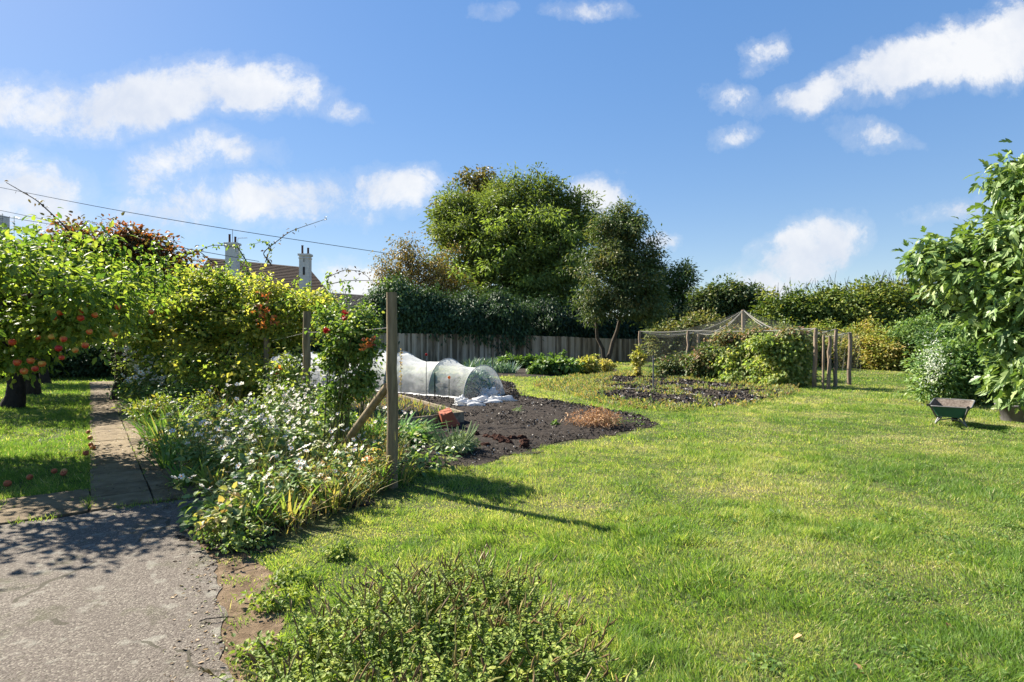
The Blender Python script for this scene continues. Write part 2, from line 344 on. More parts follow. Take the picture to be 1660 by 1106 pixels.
def grassmat(name, blade=True):
    m, t = newmat(name)
    ge = t.nodes.new('ShaderNodeNewGeometry'); P = ge.outputs['Position']
    a = tnoise(t, P, .55, 4, .6); b = tnoise(t, P, 2.6, 5, .65); c3 = tnoise(t, P, .17, 3, .5)
    f = tmath(t, 'ADD', tmath(t, 'MULTIPLY', a, .9), tmath(t, 'MULTIPLY', b, .75))
    f = tmath(t, 'ADD', f, tmath(t, 'MULTIPLY', c3, .5))
    f = tmath(t, 'MULTIPLY', tmath(t, 'SUBTRACT', f, 1.08), 2.1); f = tmath(t, 'ADD', f, .5)
    if blade:
        at_ = t.nodes.new('ShaderNodeAttribute'); at_.attribute_name = 'var'
        f = tmath(t, 'ADD', f, tmath(t, 'MULTIPLY', tmath(t, 'SUBTRACT', at_.outputs['Fac'], .5), 1.1))
    f = tmath(t, 'MAXIMUM', tmath(t, 'MINIMUM', f, 1.0), 0.0)
    if blade: cols = [(.12, .215, .045), (.195, .295, .062), (.285, .355, .09), (.40, .40, .16), (.58, .53, .30)]
    else: cols = [(.035, .045, .016), (.05, .062, .022), (.07, .076, .03), (.085, .085, .038), (.12, .105, .055)]
    c = ramp(t, f, even(cols))
    p = t.nodes.new('ShaderNodeBsdfPrincipled'); t.links.new(c, p.inputs['Base Color']); p.inputs['Roughness'].default_value = .55
    p.inputs['Specular IOR Level'].default_value = .3 if blade else .1
    o = t.nodes.new('ShaderNodeOutputMaterial')
    if blade:
        tr = t.nodes.new('ShaderNodeBsdfTranslucent'); t.links.new(tmix(t, 1.0, c, (1.35, 1.35, .6), 'MULTIPLY'), tr.inputs[0])
        mx_ = t.nodes.new('ShaderNodeMixShader'); mx_.inputs[0].default_value = .5
        t.links.new(p.outputs[0], mx_.inputs[1]); t.links.new(tr.outputs[0], mx_.inputs[2]); t.links.new(mx_.outputs[0], o.inputs[0])
    else:
        p.inputs['Roughness'].default_value = .95
        t.links.new(p.outputs[0], o.inputs[0])
    return m
M['grass_blade'] = grassmat('grass_blade'); M['lawn'] = grassmat('lawn_soil', False)

def concrete():
    m, t = newmat('drive_concrete'); ge = t.nodes.new('ShaderNodeNewGeometry'); P = ge.outputs['Position']
    vo = t.nodes.new('ShaderNodeTexVoronoi'); vo.inputs['Scale'].default_value = 125; t.links.new(P, vo.inputs['Vector'])
    sc = t.nodes.new('ShaderNodeSeparateColor'); t.links.new(vo.outputs['Color'], sc.inputs[0])
    c = ramp(t, sc.outputs[0], [(0, (.055, .046, .038)), (.3, (.105, .088, .073)), (.75, (.138, .117, .098)), (1, (.24, .215, .175))])
    big = tnoise(t, P, 1.3, 5, .6)
    c = tmix(t, tmath(t, 'MULTIPLY', tmath(t, 'SUBTRACT', big, .35, True), 1.3, True), c, (.085, .07, .058))
    sp = tnoise(t, P, 7, 4, .55)
    lich = tmath(t, 'MULTIPLY', tmath(t, 'SUBTRACT', sp, .58), 14, True)
    c = tmix(t, tmath(t, 'MULTIPLY', lich, .5), c, (.24, .23, .19))
    mo = tnoise(t, P, 2.1, 6, .75); mo2 = tmath(t, 'MULTIPLY', tmath(t, 'SUBTRACT', mo, .55), 9, True)
    c = tmix(t, tmath(t, 'MULTIPLY', mo2, .5), c, (.045, .05, .018))
    # cracks
    v2 = t.nodes.new('ShaderNodeTexVoronoi'); v2.feature = 'DISTANCE_TO_EDGE'; v2.inputs['Scale'].default_value = .55
    nd = t.nodes.new('ShaderNodeTexNoise'); nd.inputs['Scale'].default_value = 3; t.links.new(P, nd.inputs['Vector'])
    vm = t.nodes.new('ShaderNodeVectorMath'); vm.operation = 'MULTIPLY_ADD'; vm.inputs[1].default_value = (.35, .35, 0)
    t.links.new(nd.outputs['Color'], vm.inputs[0]); t.links.new(P, vm.inputs[2]); t.links.new(vm.outputs[0], v2.inputs['Vector'])
    cr = tmath(t, 'LESS_THAN', v2.outputs['Distance'], .006)
    cr = tmath(t, 'MULTIPLY', cr, tmath(t, 'GREATER_THAN', tnoise(t, P, 1.1, 2), .5))
    c = tmix(t, tmath(t, 'MULTIPLY', cr, .8), c, (.05, .045, .03))
    p = t.nodes.new('ShaderNodeBsdfPrincipled'); t.links.new(c, p.inputs['Base Color']); p.inputs['Roughness'].default_value = .9; p.inputs['Specular IOR Level'].default_value = .15
    b = t.nodes.new('ShaderNodeBump'); b.inputs['Strength'].default_value = .6; b.inputs['Distance'].default_value = .006
    t.links.new(tmath(t, 'SUBTRACT', 1.0, vo.outputs['Distance']), b.inputs['Height']); t.links.new(b.outputs[0], p.inputs['Normal'])
    o = t.nodes.new('ShaderNodeOutputMaterial'); t.links.new(p.outputs[0], o.inputs[0]); return m
M['concrete'] = concrete()
M['slab'] = stdmat('stone_slab', [(.07, .05, .029), (.155, .115, .068), (.22, .17, .105)], 5, .85, .5, bscale=60, var=.5)
M['soil'] = stdmat('soil', [(.016, .0135, .012), (.035, .028, .023), (.066, .054, .045)], 18, .95, 1.0, bscale=70)
M['clod'] = leafmat('soil_crumbs', [(.016, .0135, .012), (.036, .029, .024), (.07, .058, .048), (.36, .33, .29)], 0, rough=.95, spec=.1)
M['dirt'] = stdmat('dry_dirt', [(.07, .045, .025), (.15, .105, .065), (.26, .19, .125)], 9, .95, .8, bscale=50)
M['netline'] = stdmat('net_cord', [(.2, .19, .17), (.33, .31, .28)], 5, .8, 0)
M['hoop'] = stdmat('plastic_hoop', [(.25, .27, .28), (.35, .37, .38)], 5, .5, 0)
M['wire'] = stdmat('wire', [(.16, .16, .17), (.24, .24, .25)], 5, .5, 0)
M['cable'] = stdmat('cable', [(.03, .03, .035), (.05, .05, .055)], 5, .5, 0)
M['tile'] = stdmat('roof_tile', [(.014, .008, .006), (.03, .016, .012), (.05, .028, .02)], 3, .85, .4, var=.3)
M['slate'] = stdmat('slate_roof', [(.012, .011, .012), (.028, .025, .025)], 3, .8, .3)
M['render'] = stdmat('white_render', [(.5, .49, .47), (.68, .67, .65)], 4, .8, .1)
M['brick'] = stdmat('brick', [(.16, .07, .045), (.24, .12, .08)], 12, .9, .2)
M['terracotta'] = stdmat('terracotta', [(.28, .085, .05), (.36, .12, .07)], 6, .75, .1)
M['chimpot'] = stdmat('chimney_pot_clay', [(.05, .03, .025), (.12, .06, .045)], 6, .75, .1)
M['greenmetal'] = stdmat('green_paint', [(.008, .07, .045), (.015, .11, .07)], 10, .45, .05, spec=.5)
M['tray'] = stdmat('tray_inside', [(.05, .04, .035), (.13, .105, .09), (.2, .175, .155)], 22, .8, .2, stretch=(1.6, 1.6, .15))
M['galv'] = stdmat('galvanised_tube', [(.13, .13, .13), (.26, .26, .25)], 10, .5, .05, metallic=.4)
M['rubber'] = stdmat('rubber', [(.012, .012, .012), (.03, .03, .028)], 10, .8, .2)
M['greypot'] = stdmat('grey_plastic_pot', [(.06, .055, .055), (.13, .12, .12), (.17, .16, .16)], 9, .7, .15, stretch=(1, 1, .3))
M['greenpl'] = stdmat('green_plastic', [(.02, .10, .05)], 5, .4, 0)

def netmat(name, colr, cell, thin, dens, trans=.3, fac=.3):
    m, t = newmat(name)
    d = t.nodes.new('ShaderNodeBsdfDiffuse'); d.inputs[0].default_value = (*colr, 1)
    tr = t.nodes.new('ShaderNodeBsdfTranslucent'); tr.inputs[0].default_value = (*colr, 1)
    m1 = t.nodes.new('ShaderNodeMixShader'); m1.inputs[0].default_value = trans; t.links.new(d.outputs[0], m1.inputs[1]); t.links.new(tr.outputs[0], m1.inputs[2])
    ge = t.nodes.new('ShaderNodeNewGeometry'); nz = tnoise(t, ge.outputs['Position'], cell, 4, .7)
    f = tmath(t, 'ADD', tmath(t, 'MULTIPLY', tmath(t, 'SUBTRACT', nz, .5), thin), dens, True)
    av = t.nodes.new('ShaderNodeAttribute'); av.attribute_name = 'var'; f = tmath(t, 'SUBTRACT', f, tmath(t, 'MULTIPLY', av.outputs['Fac'], .22), True)
    lw = t.nodes.new('ShaderNodeLayerWeight'); lw.inputs['Blend'].default_value = .35
    f = tmath(t, 'ADD', f, tmath(t, 'MULTIPLY', lw.outputs['Facing'], fac), True)
    tp = t.nodes.new('ShaderNodeBsdfTransparent'); m2 = t.nodes.new('ShaderNodeMixShader')
    t.links.new(f, m2.inputs[0]); t.links.new(tp.outputs[0], m2.inputs[1]); t.links.new(m1.outputs[0], m2.inputs[2])
    o = t.nodes.new('ShaderNodeOutputMaterial'); t.links.new(m2.outputs[0], o.inputs[0]); return m
M['fleece'] = netmat('insect_mesh', (.74, .75, .74), 9, .45, .44, .3, .34)
M['cloth'] = netmat('gathered_mesh', (.7, .7, .7), 9, .3, .9)
M['cagenet'] = netmat('cage_net', (.2, .2, .18), 25, .3, .045, .1, .06)

# ------------------------------------------------------------------ the setting
PO = np.array([-4.2, 5.65]); E1 = np.array([.803, .596]); E2 = np.array([-.596, .803])
def pf(a, b): return PO + E1 * a + E2 * b
drive_poly = [pf(-9, -.95), pf(1.25, -.95), g(320, 850), g(345, 900), g(350, 960), g(357, 1030), g(370, 1106), (-.75, 1.2), (-.6, -4), (-14, -4)]
slabrow_poly = [pf(-9, -.95), pf(1.2, -.95), pf(1.2, 0), pf(-9, 0)]
path_poly = [pf(0, 0), pf(1.0, 0), pf(1.0, 17.4), pf(0, 17.4)]
dirt_poly = [g(310, 850), g(400, 900), g(440, 930), g(470, 990), g(450, 1040), g(445, 1106), (-.5, 1.2), (-.85, 1.2), g(350, 1106), g(340, 1030), g(335, 960), g(325, 900)]
bed1 = [g(x, y) for x, y in [(330, 862), (400, 898), (470, 872), (560, 838), (610, 805), (650, 772), (760, 755), (900, 722), (1000, 705), (1068, 690), (1042, 676), (980, 664), (900, 650), (842, 642), (832, 622), (770, 609), (640, 606), (450, 606)]] + [pf(1.0, 17), pf(1.0, 8), pf(1.0, 0), pf(1.0, -.95)]
bed2 = [g(x, y) for x, y in [(985, 650), (1060, 657), (1130, 662), (1200, 656), (1275, 640), (1265, 632), (1210, 627), (1120, 618), (1040, 611), (985, 612), (960, 620), (1000, 634), (960, 640)]]
bed3 = [g(x, y) for x, y in [(740, 604), (800, 611), (870, 612), (940, 608), (1005, 603), (990, 592), (900, 586), (745, 585)]]
def sheet(name, poly, z, mat, res=None, hump=0., jag=0., seed=1):
    """flat sheet cut from a grid: irregular edge, small relief"""
    P = np.array(poly)
    if res is None:
        mb = MB(); mb.add(np.c_[P, np.full(len(P), z)], [list(range(len(P)))]); o = mb.build(name, mat); return tag(o, kind='structure')
    mn, mxx = P.min(0), P.max(0)
    nx, ny = int((mxx[0] - mn[0]) / res) + 2, int((mxx[1] - mn[1]) / res) + 2
    X, Y = np.meshgrid(mn[0] + np.arange(nx) * res, mn[1] + np.arange(ny) * res, indexing='ij')
    ctr = np.stack([X[:-1, :-1] + res / 2, Y[:-1, :-1] + res / 2], -1).reshape(-1, 2)
    cj = ctr + np.stack([vnoise(ctr[:, 0], ctr[:, 1], .4, seed) - .5, vnoise(ctr[:, 0], ctr[:, 1], .25, seed + 1) - .5], 1) * jag
    ok = inside(cj, poly)
    I, J = np.meshgrid(np.arange(nx - 1), np.arange(ny - 1), indexing='ij'); b = (I * ny + J).ravel()[ok]
    Fc = np.stack([b, b + ny, b + ny + 1, b + 1], 1)
    rs = R(seed); E_ = np.full(X.shape, 9.)
    for i in range(len(P)):
        a, b = P[i], P[(i + 1) % len(P)]; ab = b - a; t = np.clip(((X - a[0]) * ab[0] + (Y - a[1]) * ab[1]) / max(ab @ ab, 1e-9), 0, 1); E_ = np.minimum(E_, np.hypot(X - a[0] - t * ab[0], Y - a[1] - t * ab[1]))
    hump = hump * np.clip(E_ / .35 - .3, .05, 1)
    Z = z + hump * (vnoise(X, Y, .5, seed + 3) * .5 + vnoise(X, Y, .13, seed + 4) * .35 + rs.rand(*X.shape) * .25)
    V = np.stack([X, Y, Z], -1).reshape(-1, 3); used = np.unique(Fc); mp = -np.ones(len(V), int); mp[used] = np.arange(len(used))
    mb = MB(); mb.add(V[used], mp[Fc]); o = mb.build(name, mat, smooth=True); return tag(o, kind='structure')
mb = MB(); mb.add([[-900, -60, 0], [900, -60, 0], [900, 1500, 0], [-900, 1500, 0]], [[0, 1, 2, 3]]); tag(mb.build('lawn', M['lawn']), kind='structure')
sheet('vegetable_bed_soil', bed1, .006, M['soil'], .045, .055, .45, 3)
sheet('cage_bed_soil', bed2, .006, M['soil'], .07, .05, .5, 9)
sheet('far_bed_soil', bed3, .006, M['soil'], .15, .06, .5, 13)
sheet('bare_earth', dirt_poly, .004, M['dirt'], .03, .012, .05, 17)
def wob(poly, amp=.05, step=.06):
    out = []
    for i in range(len(poly)):
        a, b = np.array(poly[i]), np.array(poly[(i + 1) % len(poly)]); n = max(1, int(np.linalg.norm(b - a) / step)) if min(abs(a[0]), abs(b[0])) < 4 else 1
        for k in range(n):
            q = a + (b - a) * k / n; w = 0 if n == 1 else amp
            out.append(q + np.array([vnoise(q[0] + 50, q[1], .22, 41) - .5, vnoise(q[0], q[1] + 50, .22, 42) - .5]) * 2 * w + (vnoise(q[0], q[1], .07, 43) - .5) * w * .7)
    return out
sheet('driveway', wob(drive_poly), .010, M['concrete'])
# slabs
def slabs():
    mb = MB(); rs = R(4); W, L = .47, .62
    def slab(a0, a1, b0, b1):
        gp = .007; z = .022 + rs.rand() * .008
        q = [pf(a0 + gp, b0 + gp), pf(a1 - gp, b0 + gp), pf(a1 - gp, b1 - gp), pf(a0 + gp, b1 - gp)]
        q = [p + rs.randn(2) * .004 for p in q]
        V = [[*p, .0] for p in q] + [[*p, z] for p in q]
        mb.add(V, [[4, 5, 6, 7], [0, 1, 5, 4], [1, 2, 6, 5], [2, 3, 7, 6], [3, 0, 4, 7]], rs.rand())
    b = 0
    while b < 17.2:
        slab(0, W, b, b + L * (1.4 if rs.rand() < .4 else 1)) if False else slab(0, W, b, b + L); slab(W, 2 * W + .02, b - .0, b + L); b += L
    for (a0, a1) in ((.0, .48), (.48, 1.1)): slab(a0, a1, -.93, -.47); slab(a0, a1, -.47, 0)
    a = 0
    for k in range(9):
        w = .62 if k % 2 else .72; slab(a - w, a, -.44, -.01); slab(a - w - .06, a - .06 * (k > 0), -.93, -.45); a -= w
    o = mb.build('path', M['slab']); bevel(o, .006); tag(o, kind='structure')
slabs()
sheet('path_bedding', path_poly, .002, M['soil']); sheet('kerb_bedding', slabrow_poly, .002, M['soil'])

# grass
NOGR = [drive_poly, slabrow_poly, path_poly, bed1]
def grass():
    rs = R(11); mb = MB(); mb2 = MB()
    bands = [(1.6, 3.2, 15000, .0033), (3.2, 5.0, 9500, .0042), (5.0, 8.0, 4600, .0062), (8.0, 13, 1900, .010), (13, 20, 800, .016), (20, 32, 300, .026), (32, 46, 100, .045)]
    for (d0, d1, dens, w) in bands:
        x0, x1 = -.98 * d1 - .2, .98 * d1 + .2
        n = int((x1 - x0) * (d1 - d0) * dens); P = np.stack([rs.uniform(x0, x1, n), rs.uniform(d0, d1, n)], 1)
        P = P[np.abs(P[:, 0]) < .94 * P[:, 1] + .3]
        J = P + np.stack([vnoise(P[:, 0], P[:, 1], .12, 5) - .5, vnoise(P[:, 0], P[:, 1], .12, 6) - .5], 1) * .2 + np.stack([vnoise(P[:, 0], P[:, 1], .5, 15) - .5, vnoise(P[:, 0], P[:, 1], .5, 16) - .5], 1) * .35 + rs.randn(len(P), 2) * .035
        ok = np.ones(len(P), bool)
        for q in NOGR[:3]: ok &= ~inside(P + (J - P) * .12, q)
        ok &= ~inside(J, bed1)
        sp = inside(P, dirt_poly); ok &= ~(sp & (rs.rand(len(P)) > .02 + .5 * np.clip(vnoise(P[:, 0], P[:, 1], .16, 8) * 1.8 - .75, 0, 1)))
        s2 = inside(J, bed2); ok &= ~(s2 & (vnoise(P[:, 0], P[:, 1], 1.3, 12) > .25) )
        s3 = inside(J, bed3); ok &= ~(s3 & (rs.rand(len(P)) > .25))
        P = P[ok]; n = len(P)
        big = vnoise(P[:, 0], P[:, 1], .55, 21); fine = vnoise(P[:, 0], P[:, 1], .14, 22)
        right = np.clip((P[:, 0] / P[:, 1] + .1) * 1.2, 0, 1) * np.clip((9 - P[:, 1]) / 4, .35, 1)
        ht = (.012 + .052 * big * fine ** 1.5 * 1.5 + .018 * right * big) * rs.uniform(.55, 1.35, n)
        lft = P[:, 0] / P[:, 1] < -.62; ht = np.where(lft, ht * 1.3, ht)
        ht *= (1 + .25 * (P[:, 1] > 12))
        an = vnoise(P[:, 0], P[:, 1], .35, 31) * 9 + rs.randn(n) * 1.1
        lean = rs.uniform(.25, 1.1, n)
        D = np.stack([np.cos(an) * lean, np.sin(an) * lean, np.ones(n)], 1); D = unit(D)
        aa = rs.uniform(0, 6.28, n); Nn = np.stack([np.cos(aa), np.sin(aa), np.full(n, .4)], 1)
        var = np.clip(.44 + .22 * rs.randn(n) + .25 * (big - .5) * -1 - .30 * right * (.4 + big), 0, 1)
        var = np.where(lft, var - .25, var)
        var = np.where(rs.rand(n) < .035, 1.35, var)
        T = T_BL2 if d1 <= 5 else T_BL
        stamp(mb, T, np.c_[P, np.zeros(n)], D, Nn, ht * (1.2 if d1 > 5 else 1.25), w * rs.uniform(.7, 1.3, n), var, rs.uniform(0, .5, n))
    o = mb.build('grass', M['grass_blade']); tag(o, 'short sunlit grass covering the lawn', 'grass', kind='stuff')
grass()

# soil crumbs
T_CR = (np.array([[-.5, -.4, 0], [.5, -.45, .05], [.1, .5, 0], [0, 0, .6]]), np.array([[0, 1, 3], [1, 2, 3], [2, 0, 3]]))
def crumbs(name, poly, n, s0, s1, seed, z=.03, label=''):
    rs = R(seed); P = np.array(poly); mn, mxx = P.min(0), P.max(0)
    Q = rs.uniform(0, 1, (n, 2)) ** np.array([1, 1.0]) * (mxx - mn) + mn; Q = Q[inside(Q, poly)]; Q = Q[(Q[:, 1] < 24)]
    n = len(Q); s = s0 + (s1 - s0) * rs.rand(n) ** 3; s *= np.clip(Q[:, 1] / 8, .6, 1.7)
    a = rs.uniform(0, 6.28, n); D = np.stack([np.cos(a), np.sin(a), rs.randn(n) * .3], 1)
    Nn = np.array([0, 0, 1.]) + rs.randn(n, 3) * .35
    var = rs.rand(n) * .68; var = np.where(rs.rand(n) < .13, 1, var)
    s = np.where(var > .9, s * .75, s)
    mb = MB(); stamp(mb, T_CR, np.c_[Q, rs.uniform(.5, 1, n) * z], D, Nn, s, s * rs.uniform(.6, 1, n), var)
    tag(mb.build(name, M['clod']), label, 'soil', kind='stuff')
crumbs('soil_crumbs', bed1, 190000, .010, .05, 51, .035, 'dark crumbly soil clods with pale stones in the near vegetable bed')
crumbs('soil_crumbs', bed2, 14000, .03, .10, 52, .03, 'dark soil clods in the bed before the fruit cage')
crumbs('earth_crumbs', dirt_poly, 2500, .006, .03, 53, .01, 'small crumbs and grit on the bare earth edge beside the drive')
# ------------------------------------------------------------------ foliage builders
def dirs(rs, n): return unit(rs.randn(n, 3))
def L(px, py, rx, ry, d, rd=None):
    k = d / F0; return (at(px, py, d), np.array([rx * k, (rd if rd else min(rx, ry) * 1.0) * k, ry * k]))
def LW(x, y, z, rx, ry, rz): return (np.array([x, y, z], float), np.array([rx, ry, rz], float))
def clusters(lobes, ncl, rs, inner=.35, rough=.22, zmin=.08):
    w = np.array([(r[0] * r[1] * r[2]) ** (2 / 3) for c, r in lobes]); w /= w.sum()
    k = rs.choice(len(lobes), ncl, p=w); C = np.array([l[0] for l in lobes])[k]; Rr = np.array([l[1] for l in lobes])[k]
    D = dirs(rs, ncl)
    nz = 1 + rough * (np.sin(D[:, 0] * 5.1 + k * 2.3) + np.sin(D[:, 1] * 4.3 + k) + np.sin(D[:, 2] * 6.7 + k * 1.7)) / 1.7
    r = (inner + (1 - inner) * rs.rand(ncl) ** .55) * nz
    P = C + D * Rr * r[:, None]; ok = P[:, 2] > zmin
    return P[ok], C[ok], D[ok]
def foliage(mb, lobes, ncl, per, cr, ll, lw, rs, T=T_RH, droop=.3, inner=.35, rough=.22, bend=.25, vs=(.22, .2), v0=.5, zmin=.08, flat=.6, up=.9, mat=0, pts=None):
    P, C, D = clusters(lobes, ncl, rs, inner, rough, zmin) if pts is None else pts
    n = len(P); cv = v0 + vs[0] * rs.randn(n)
    k = np.repeat(np.arange(n), per); q = rs.randn(len(k), 3) * cr * np.array([1, 1, flat]) * .6
    X = P[k] + q; ok = X[:, 2] > zmin * .5; k = k[ok]; X = X[ok]; q = q[ok]; m = len(k)
    DD = unit(q) * .8 + D[k] * .35 + rs.randn(m, 3) * .45; DD[:, 2] -= droop
    Nn = np.array([0, 0, up]) + D[k] * .45 + rs.randn(m, 3) * .5
    s = rs.uniform(.6, 1.3, m)
    stamp(mb, T, X, DD, Nn, ll * s, lw * s, np.clip(cv[k] + vs[1] * rs.randn(m), 0, 1), bend * rs.rand(m), mat)
    return P, C, D
def limbs(mb, root_pts, rads, lobes, rs, P=None, nsub=30, r0=None, sides=7, twig=.006):
    tube(mb, root_pts, rads, 9)
    top = np.asarray(root_pts[-1], float); r0 = r0 or rads[-1] * .7; rp = np.asarray(root_pts, float)
    cs = np.array([l[0] for l in lobes])
    for c in cs:
        st = rp[-1] if rs.rand() < .6 or len(rp) < 3 else rp[-2]
        mid = (st + c) / 2 + np.array([0, 0, .12 * np.linalg.norm(c - st)]) + rs.randn(3) * .06 * np.linalg.norm(c - st)
        tube(mb, bez(st, mid, c, 8), np.linspace(r0, max(r0 * .3, twig), 8), sides)
    if P is not None and nsub:
        for p in P[rs.choice(len(P), min(nsub, len(P)), replace=False)]:
            c = cs[np.argmin(np.linalg.norm(cs - p, axis=1))]
            a = c + (top - c) * rs.uniform(0, .5)
            tube(mb, bez(a, (a + p) / 2 + rs.randn(3) * .08 * np.linalg.norm(p - a), p, 6), np.linspace(max(r0 * .3, twig * 1.6), twig, 6), 4, cap=False)
def tree(name, label, cat, base, trunk, lobes, mat, ncl, per, cr, ll, lw, seed, bark='bark', nsub=30, group=None, r0=None, twig=.01, part='crown', **kw):
    rs = R(seed); root = empty(name, (*base, 0) if len(base) == 2 else base, label, cat, group)
    mc = MB(); P, C, D = foliage(mc, lobes, ncl, per, cr, ll, lw, rs, **kw)
    mt = MB(); pts, rad = trunk; limbs(mt, pts, rad, lobes, rs, P, nsub, r0, twig=twig)
    mt.build('trunk', M[bark], root, smooth=True); mc.build(part, M[mat], root)
    return root
def vtrunk(x, y, h, r, lean=(0, 0), n=6, seed=0):
    t = np.linspace(0, 1, n); rs = R(seed)
    P = np.stack([x + lean[0] * t, y + lean[1] * t, h * t - .05], 1); P[1:, :2] += rs.randn(n - 1, 2) * r * .35
    return P, r * (1.25 - .55 * t) * np.where(t == 0, 1.25, 1)
def shoot(root, pxpts, r, leaf, mat, seed, n=40):
    """long arching shoot given as (px, py, depth) points"""
    rs = R(seed); C = np.array([at(*p) for p in pxpts]); m = len(C); tt = np.linspace(0, m - 1, 26)
    P = np.stack([np.interp(tt, np.arange(m), C[:, i]) for i in range(3)], 1)
    for _ in range(2): P[1:-1] = (P[:-2] + 2 * P[1:-1] + P[2:]) / 4
    mb = MB(); tube(mb, P, np.linspace(r, r * .35, 26), 5)
    k = rs.randint(0, 26, n); X = P[k] + rs.randn(n, 3) * leaf * .4
    D = rs.randn(n, 3); D[:, 2] -= .3
    stamp(mb, T_LF, X, D, np.array([0, 0, 1.]) + rs.randn(n, 3) * .5, leaf * rs.uniform(.6, 1.3, n), leaf * .55, rs.rand(n) * .6, .2, 1)
    mb.build('shoot', [M['barkdark'], M[mat]], root)

# ------------------------------------------------------------------ far trees and hedges behind the fence
tree('ash_tree', 'tall round ash tree with pale green seed clusters, the biggest tree behind the fence', 'tree', (.5, 50), vtrunk(.9, 50, 6.5, .45, (.3, 0)),
     [L(800, 362, 72, 62, 50), L(870, 352, 82, 60, 50), L(760, 410, 62, 68, 50), L(850, 420, 105, 90, 48), L(920, 400, 58, 70, 50), L(815, 480, 75, 50, 47), L(900, 470, 70, 58, 47), L(740, 350, 40, 45, 51), L(875, 318, 48, 28, 50), L(935, 355, 34, 36, 50), L(820, 318, 42, 24, 51)],
     'ash_leaf', 1150, 76, .72, .36, .13, 101, nsub=220, r0=.2, twig=.035, inner=.35, rough=.3, droop=.3, vs=(.18, .14), flat=.6)
ash = bpy.data.objects['ash_tree']
def keys():
    rs = R(7); mb = MB()
    for (px, py) in [(775, 395), (868, 388), (932, 378), (795, 430), (850, 450), (903, 440), (885, 468), (800, 362), (830, 480), (908, 500), (865, 505), (945, 470), (880, 400), (745, 440), (870, 350), (905, 350), (835, 345), (770, 470), (850, 520), (890, 525), (930, 420), (920, 515), (815, 405)]:
        c = at(px + rs.randn() * 3, py, 43.6 + rs.rand() * 1.8); n = 110
        q = rs.randn(n, 3) * np.array([.42, .42, .28]); D = unit(q) + np.array([0, 0, -.5])
        stamp(mb, T_RH, c + q, D, rs.randn(n, 3) + np.array([0, 0, 1]), .36, .13, rs.rand(n), .2)
    mb.build('seed_clusters', M['ash_key'], ash)
keys()
tree('dark_tree', 'dark bronze leaved tree rising just behind the left shoulder of the ash', 'tree', (-4.5, 60), vtrunk(-3.6, 60, 9, .3),
     [L(780, 300, 32, 28, 60), L(765, 330, 40, 40, 60), L(725, 370, 22, 45, 60)], 'brown_leaf', 260, 30, .7, .34, .2, 102, v0=.25, nsub=50, r0=.12, twig=.03, rough=.35)
tree('birch_tree', 'thin brownish birch with hanging twigs left of the ash', 'tree', (-7.8, 46), vtrunk(-8, 46, 5.5, .12),
     [L(665, 430, 35, 38, 46), L(640, 445, 32, 35, 46), L(700, 450, 40, 45, 46), L(655, 400, 18, 20, 46), L(725, 470, 35, 45, 46), L(612, 440, 12, 25, 46)], 'brown_leaf', 420, 22, .55, .22, .11, 103, v0=.6, nsub=160, r0=.07, twig=.018, rough=.4, droop=.8)
tree('forked_tree', 'two stemmed tree with grey green crown leaning over the end of the fence', 'tree', g(982, 590), vtrunk(*(g(982, 590)), 3.4, .12, (1.0, 0)),
     [L(1010, 375, 40, 42, 34), L(990, 420, 52, 50, 34), L(1040, 430, 36, 42, 34), L(1010, 465, 66, 38, 33), L(970, 495, 26, 24, 33), L(1040, 492, 42, 32, 33), L(1015, 350, 26, 20, 34), L(1060, 490, 20, 32, 34)],
     'multi_leaf', 760, 46, .42, .2, .09, 104, bark='bark', nsub=130, r0=.09, twig=.02, inner=.35, droop=.5, rough=.42, vs=(.26, .14))
ft = bpy.data.objects['forked_tree']; mb = MB()
b0 = np.array([*g(980, 590), 0]); tube(mb, [b0 + [-.02, 0, -.05], b0 + [-.1, 0, .9], b0 + [-.45, 0, 1.6], b0 + [-.5, 0, 2.4], b0 + [-.35, 0, 3.6]], [.13, .12, .1, .09, .07], 8)
mb.build('trunk', M['bark'], ft, smooth=True)
tree('dark_conifer', 'narrow dark conifer right of the forked tree', 'tree', (15, 44), vtrunk(13.2, 44, 5, .16),
     [L(1100, 458, 28, 30, 44), L(1072, 470, 24, 34, 44), L(1098, 500, 36, 30, 44), L(1108, 440, 12, 14, 44), L(1090, 530, 40, 24, 44)], 'conif_leaf', 380, 40, .45, .26, .09, 105, nsub=20, r0=.08, twig=.02, droop=.1)
for i, (a, lab, mt, v0, sd) in enumerate([([L(1175, 482, 44, 26, 40), L(1150, 492, 30, 24, 40), L(1165, 515, 55, 30, 40), L(1218, 490, 30, 26, 40)], 'broad dark green tree behind the centre post of the fruit cage', 'multi_leaf', .45, 106),
        ([L(1130, 540, 50, 28, 36), L(1180, 555, 40, 26, 36), L(1085, 555, 30, 24, 36)], 'low pale green tree behind the back posts of the fruit cage', 'multi_leaf', .8, 107)]):
    c = a[0][0]; tree('broad_tree', lab, 'tree', (c[0], c[1]), vtrunk(c[0], c[1], 2.6, .16), a, mt, 420, 40, .45, .24, .13, sd, v0=v0, nsub=30, r0=.08, twig=.02)
